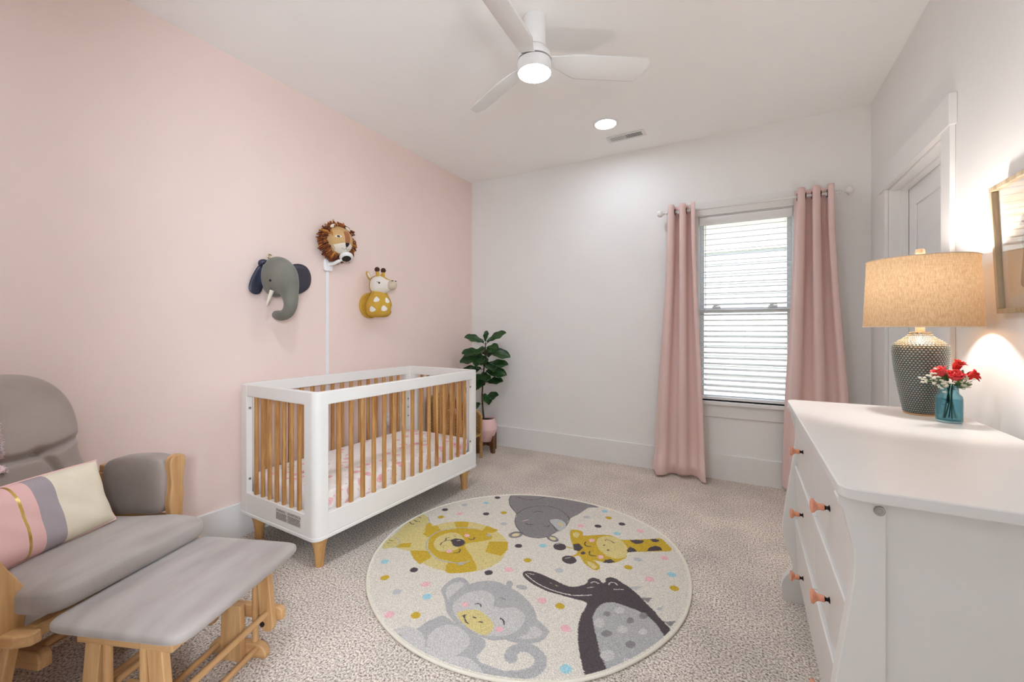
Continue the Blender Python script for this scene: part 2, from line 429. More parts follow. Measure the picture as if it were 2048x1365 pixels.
def curtain(label, xt, xb, zb, nf, ph, puddle):
    c = thing('curtain', label, 'curtain', ((xt[0]+xt[1])/2,RY,RZ), 0, 'dusty pink curtain panels')
    cx0 = (xt[0]+xt[1])/2
    def fn(u,v):           # v 0 top .. 1 bottom
        z = RZ+.05-(RZ+.05-zb)*v
        a = sstep(0,1,v)
        xl = xt[0]+(xb[0]-xt[0])*a; xr = xt[1]+(xb[1]-xt[1])*a
        x = xl+(xr-xl)*u
        amp = .046*(1-.25*a)
        w = math.sin(2*PI*nf*u+ph)
        w = math.copysign(abs(w)**.8, w)
        y = -.002-amp*w-.02*a+.008*math.sin(5*u+3*v)*a
        x += .010*math.cos(2*PI*nf*u*2+ph)*(1-a*.6)
        if v < .05: z += .012*abs(w)*(1-v/.05)-.006*(1-v/.05)
        if puddle and v > .86:
            k = (v-.86)/.14
            y -= .07*k*k*(1+.5*math.sin(7*u+1))
            x += .03*k*k*(u-.4)
            z += .03*k*k*math.sin(9*u+2)*.5 - 0
            if k > .75: y += .05*(k-.75)/.25
            z = max(z, .012+.01*math.sin(6*u)**2)
        return (x-cx0, y, z-RZ)
    MB().grid(fn, 96, 120).build('cloth', M['curt'], c, smooth=180, solid=.003)
    # grommets where the cloth crosses the rod
    prev = None
    for k in range(400):
        u = k/399; p = fn(u,.022)
        if prev and (prev[1] < 0) != (p[1] < 0):
            q = fn(u+.004,.022); r = fn(u-.004,.022)
            ang = math.atan2(q[1]-r[1], q[0]-r[0])
            g = MB(); pts = [(.024*math.cos(2*PI*j/20),0,.024*math.sin(2*PI*j/20)) for j in range(20)]
            g.tube(pts,.0055,8,closed=True); g.build('grommet', M['bronze'], c, loc=(p[0],0,0), rot=(0,0,ang))
        prev = p
    return c
curtain('dusty pink curtain hanging left of the window and puddled on the carpet', (-.562,-.345), (-.655,-.275), .014, 2.5, -1.2, True)
curtain('dusty pink curtain hanging right of the window, ending behind the dresser', (.315,.535), (.24,.64), .03, 2.5, -1.0, False)

# ------------------------------------------------------------------ ceiling fan
M['led'] = emitter('led_lens', LCOL, FAN_E)
fan = thing('ceiling_fan','white three-blade ceiling fan with a lit round light at its centre','ceiling fan',(-.917,1.9,H))
MB().lathe([(.056,-.0005),(.056,-.15),(.058,-.152)],40).build('canopy', M['fan'], fan, smooth=30)
q = MB(); q.lathe([(.050,-.15),(.058,-.158),(.077,-.18),(.083,-.2),(.083,-.212)],40).build('motor_housing', M['fan'], fan, smooth=30)
MB().lathe([(.07,-.21),(.07,-.222)],36).build('gap_ring', M['dark'], fan, smooth=30)
MB().lathe([(.0835,-.221),(.0845,-.224),(.0845,-.274),(.081,-.277),(.0805,-.273),(.0805,-.23),(.0005,-.23)],40,cap=False).build('light_kit', M['fan'], fan, smooth=30)
MB().lathe([(.0805,-.2735),(.078,-.277),(.06,-.2805),(.0005,-.282)],40,cap=False).build('light_lens', M['led'], fan, smooth=60, recalc=True)
def blade_fn(u,v):
    # u chordwise 0..1, v along the radius
    r = .074+.512*v; root = sstep(0,.3,v)
    w0 = -.036-.010*root; w1 = .034+.044*root
    if v > .93:
        k = (v-.93)/.07; k = 1-math.sqrt(max(0,1-k*k)); w0 += .03*k; w1 -= .035*k
    r -= .045*max(0,u-.15)*sstep(.75,1,v)
    y = w0+(w1-w0)*u
    pitch = rad(8)+rad(13)*root
    z = -math.tan(pitch)*(y+.01)-.010*math.sin(PI*u)*root
    return (r,y,z)
bm_ = MB().grid(blade_fn, 16, 40)
o0 = bm_.build('blade', M['fan'], fan, smooth=180, solid=.006, loc=(0,0,-.212), rot=(0,0,rad(33)))
for a in (153,273): copy_child(o0, fan, rot=(0,0,rad(a)))

# recessed lights and vent
M['ledd'] = emitter('downlight_lens', LCOL, DL_E)
M['ledfill'] = emitter('fill_downlight_lens', LCOL, FILL_DL_E)
def downlight(x,y,label,em):
    t = thing('recessed_light', label, 'ceiling light', (x,y,H), 0, 'recessed ceiling lights')
    MB().lathe([(.076,-.0005),(.0955,-.0005),(.095,-.005),(.078,-.008),(.076,-.004)],36,cap=False).build('trim_ring', M['plastic'], t, smooth=30, recalc=True)
    MB().lathe([(.0005,-.0035),(.0765,-.0035),(.0765,-.001),(.0005,-.001)],36,cap=False).build('lens', em, t, smooth=30, recalc=True)
downlight(-.918,3.135,'lit round recessed ceiling light beside the ceiling vent',M['ledd'])
downlight(-.918,.66,'unseen recessed ceiling light added as fill above the ottoman side of the room',M['ledfill'])  # second downlight, out of view, added opposite the far one for brightness
v = thing('ceiling_vent','white slotted ceiling vent near the back wall','air vent',(-.835,3.42,H), rad(-2))
M['vent'] = mat('vent_white_enamel',(228,227,225),.4,var=.01)
b = MB(); b.box((-.15,-.055,-.006),(.15,-.036,-.0006)).box((-.15,.036,-.006),(.15,.055,-.0006)).box((-.15,-.036,-.006),(-.125,.036,-.0006)).box((.125,-.036,-.006),(.15,.036,-.0006))
b.build('frame', M['vent'], v, smooth=0, bevel=.002)
MB().box((-.124,-.0355,-.0022),(.124,.0355,-.0008)).build('duct_opening', M['dark'], v, smooth=0)
b = MB()
for k in range(24):
    x = -.118+.0103*k; s = 1 if k < 12 else -1; th = .0050 if k < 12 else .0021
    b.prism([(x-th,-.0024),(x-th*.2,-.0065),(x+th,-.0065),(x+th*.4,-.0024)] if s>0 else [(x-th,-.0024),(x-th*.6,-.0065),(x+th*.5,-.0065),(x+th,-.0024)],'y',-.036,.036)
b.build('louvers', M['vent'], v, smooth=0, recalc=True)

# ------------------------------------------------------------------ crib
CW, CL = .70, 1.347; a_ = rad(2.0)
ca, sa = math.cos(a_), math.sin(a_)
cc = (-1.811-ca*CW/2+sa*CL/2, 1.328+sa*CW/2+ca*CL/2)
crib = thing('crib','white baby crib with natural wood slats along the pink wall','crib',(cc[0],cc[1],0),-a_)
CZ0, CZ1, CR0, CR1 = .160, .887, .2845, .822
HW, HL = CW/2, CL/2
def rrect(hw, hl, r, n=8):
    pts = []
    for (sx,sy,a0) in ((1,1,0),(-1,1,90),(-1,-1,180),(1,-1,270)):
        for k in range(n+1):
            t = rad(a0+90*k/n); pts.append((sx*(hw-r)+r*math.cos(t), sy*(hl-r)+r*math.sin(t)))
    return pts
def ring_prism(hw,hl,r,th,z0,z1):
    b = MB(); o = rrect(hw,hl,r); i = rrect(hw-th,hl-th,max(.004,r-th))
    n = len(o); vs = [(*p,z0) for p in o]+[(*p,z1) for p in o]+[(*p,z1) for p in i]+[(*p,z0) for p in i]
    fs = []
    for k in range(n):
        j = (k+1)%n
        for q in range(4):
            a = q*n; c = ((q+1)%4)*n
            fs.append((a+k,a+j,c+j,c+k))
    b.add(vs,fs); return b
TH = .032
ring_prism(HW,HL,.04,TH,CR1,CZ1).build('top_rail', M['cribw'], crib, smooth=30, bevel=.0035, recalc=True)
ring_prism(HW,HL,.04,TH,CZ0+.019,CR0).build('lower_rail', M['cribw'], crib, smooth=30, bevel=.003, recalc=True)
ring_prism(HW+.0035,HL+.0035,.0435,TH+.01,CZ0,CZ0+.0185).build('base_lip', M['cribw'], crib, smooth=30, bevel=.003, recalc=True)
MB().box((-HW+.034,-HL+.034,.212),(HW-.034,HL-.034,.238)).build('mattress_support', M['dark'], crib, smooth=0)
# corner posts
def corner():
    o = []; r = .041; th = TH
    ex, ey = .088, .073
    n = 10
    outer = [(-ex,.0)]+[(-r+r*math.cos(rad(90-90*k/n)), -r+r*math.sin(rad(90-90*k/n))) for k in range(n+1)]+[(0,-ey)]
    ri = max(.006, r-th)
    inner = [(-th,-ey)]+[(-r+ri*math.cos(rad(90*k/4)), -r+ri*math.sin(rad(90*k/4))) for k in range(5)]+[(-ex,-th)]
    return outer+inner
cp = corner()
for sx in (1,-1):
    for sy in (1,-1):
        b = MB(); b.prism([(sx*(HW+p[0]+.0012), sy*(HL+p[1]+.0012)) for p in cp],'z',CZ0+.019,CZ1-.0012)
        b.build('corner_post', M['cribw'], crib, smooth=30, bevel=.0015, recalc=True)
# slats
def slat_mb(w,t):
    b = MB(); n = 14; prof = []
    for k in range(n):
        c,s = math.cos(2*PI*k/n), math.sin(2*PI*k/n)
        prof.append((math.copysign(abs(c)**.6,c)*w/2, math.copysign(abs(s)**.6,s)*t/2))
    b.prism(prof,'z',CR0-.004,CR1+.004); return b
s0 = slat_mb(.0245,.017).build('slat', M['cribwood'], crib, smooth=50, loc=(0,0,0))
first = True
xi = HW-.0165; yi = HL-.0165
places = []
for k in range(15):
    y = -HL+.073+(CL-.146)*(k+.93)/15.9
    places += [(xi,y,PI/2),(-xi,y,PI/2)]
for k in range(7):
    x = -HW+.088+(CW-.176)*(k+1)/8
    places += [(x,-yi,0),(x,yi,0)]
for i,(x,y,r) in enumerate(places):
    o = s0 if i == 0 else copy_child(s0, crib)
    o.location = (x,y,0); o.rotation_euler = (0,0,r)
# legs
lg = [(.05,.162),(.046,.15),(.036,.12),(.029,.09),(.0245,.055),(.022,.02),(.021,0),]
l0 = MB().lathe(list(reversed(lg)),28).build('leg', M['legwood'], crib, smooth=50)
for i,(sx,sy) in enumerate(((1,-1),(1,1),(-1,-1),(-1,1))):
    o = l0 if i == 0 else copy_child(l0, crib)
    o.location = (sx*(HW-.075),sy*(HL-.075),-.002)
# bolts on the inner faces of the back and far stiles
for (x,y,z,rz) in ((-HW+.0895,-HL+.016,.755,PI/2),(-HW+.0895,-HL+.016,.36,PI/2),(HW-.016,HL-.0745,.765,PI),(HW-.016,HL-.0745,.36,PI),(-HW+.0335,HL-.05,.62,PI/2),(-HW+.0335,HL-.05,.55,PI/2),(-HW+.0335,HL-.05,.48,PI/2)):
    T = Matrix.Rotation(PI/2,4,'X')
    MB().lathe([(.001,-.0025),(.0065,-.002),(.0065,.002),(.001,.0025)],14,T=T).build('bolt', M['steel'], crib, loc=(x,y,z), rot=(0,0,rz))
# printed safety label on the lower rail of the near end
M['label'] = mat('safety_label_paper', (214,208,200), .6, var=.02)
M['ink'] = mat('label_ink', (40,38,38), .7, var=.05)
lb = MB().box((.02,-HL-.0006,.206),(.235,-HL-.0001,.266)).build('safety_label', M['label'], crib, smooth=0)
yl = -HL-.0009
text_mesh('label_heading','WARNING',.0165,M['ink'],lb,(.024,yl,.2500),(PI/2,0,0))
text_mesh('label_heading','ADVERTENCIA',.0165,M['ink'],lb,(.125,yl,.2500),(PI/2,0,0))
b = MB(); rr = random.Random(4)
for col0,col1 in ((.024,.118),(.125,.231)):
    for k in range(7):
        x = col0; z = .2435-.0052*k
        while x < col1-.006:
            wl = rr.uniform(.004,.013); x2 = min(x+wl,col1)
            b.box((x,yl,z-.0014),(x2,yl+.0002,z+.0014)); x = x2+.0022
b.build('label_print', M['ink'], lb, smooth=0)

# mattress with floral sheet
def floral():
    m, nt, b = new_mat('floral_sheet')
    N, L = nt.nodes, nt.links
    tc = N.new('ShaderNodeTexCoord')
    nz = N.new('ShaderNodeTexNoise'); nz.inputs['Scale'].default_value = 16; nz.inputs['Detail'].default_value = 3
    L.new(tc.outputs['Object'], nz.inputs['Vector'])
    dv = N.new('ShaderNodeMix'); dv.data_type = 'VECTOR'; dv.inputs[0].default_value = .02
    L.new(tc.outputs['Object'], dv.inputs[4]); L.new(nz.outputs['Color'], dv.inputs[5])
    def layer(scale, stops, prev, thr, seed):
        mp = N.new('ShaderNodeMapping'); mp.inputs['Location'].default_value = (seed,seed*.7,seed*1.3)
        L.new(dv.outputs[1], mp.inputs['Vector'])
        v = N.new('ShaderNodeTexVoronoi'); v.inputs['Scale'].default_value = scale; v.inputs['Randomness'].default_value = .85
        L.new(mp.outputs['Vector'], v.inputs['Vector'])
        rp = N.new('ShaderNodeValToRGB'); e = rp.color_ramp.elements
        e[0].position = stops[0][0]; e[0].color = lin(stops[0][1]); e[1].position = stops[-1][0]; e[1].color = lin(stops[-1][1])
        for p,c in stops[1:-1]: q = e.new(p); q.color = lin(c)
        L.new(v.outputs['Distance'], rp.inputs['Fac'])
        lt = N.new('ShaderNodeMath'); lt.operation = 'LESS_THAN'; lt.inputs[1].default_value = thr
        L.new(v.outputs['Distance'], lt.inputs[0])
        sp = N.new('ShaderNodeSeparateColor'); L.new(v.outputs['Color'], sp.inputs[0])
        g = N.new('ShaderNodeMath'); g.operation = 'GREATER_THAN'; g.inputs[1].default_value = .3; L.new(sp.outputs[0], g.inputs[0])
        mu = N.new('ShaderNodeMath'); mu.operation = 'MULTIPLY'; L.new(lt.outputs[0], mu.inputs[0]); L.new(g.outputs[0], mu.inputs[1])
        mx = N.new('ShaderNodeMix'); mx.data_type = 'RGBA'; L.new(mu.outputs[0], mx.inputs[0])
        if prev is None: mx.inputs[6].default_value = lin((247,240,236))
        else: L.new(prev, mx.inputs[6])
        L.new(rp.outputs['Color'], mx.inputs[7]); return mx.outputs[2]
    c = layer(34, [(0,(176,206,204)),(.12,(186,212,206)),(.2,(214,228,222))], None, .15, 3.1)
    c = layer(30, [(0,(240,184,188)),(.1,(244,206,208)),(.2,(248,226,224))], c, .17, 9.7)
    c = layer(15, [(0,(120,66,80)),(.05,(140,84,92)),(.08,(244,196,200)),(.14,(236,152,160)),(.17,(248,214,214)),(.23,(238,164,168)),(.26,(250,222,220)),(.32,(240,176,178)),(.36,(248,214,212))], c, .36, 0)
    L.new(c, b.inputs['Base Color']); b.inputs['Roughness'].default_value = .85; b.inputs['Specular IOR Level'].default_value = .15
    n2 = N.new('ShaderNodeTexNoise'); n2.inputs['Scale'].default_value = 9; n2.inputs['Detail'].default_value = 4
    L.new(tc.outputs['Object'], n2.inputs['Vector'])
    bp = N.new('ShaderNodeBump'); bp.inputs['Strength'].default_value = .35; bp.inputs['Distance'].default_value = .01
    L.new(n2.outputs['Fac'], bp.inputs['Height']); L.new(bp.outputs['Normal'], b.inputs['Normal'])
    return m
M['floral'] = floral()
mt = MB().sq((0,0,.045),(HW-.037,HL-.037,.068),.24,.12,96,24).build('crib_mattress', M['floral'], loc=(cc[0],cc[1],CR0-.0125), rot=(0,0,-a_), smooth=180)
tag(mt,'crib mattress in a white fitted sheet printed with pink roses','mattress')

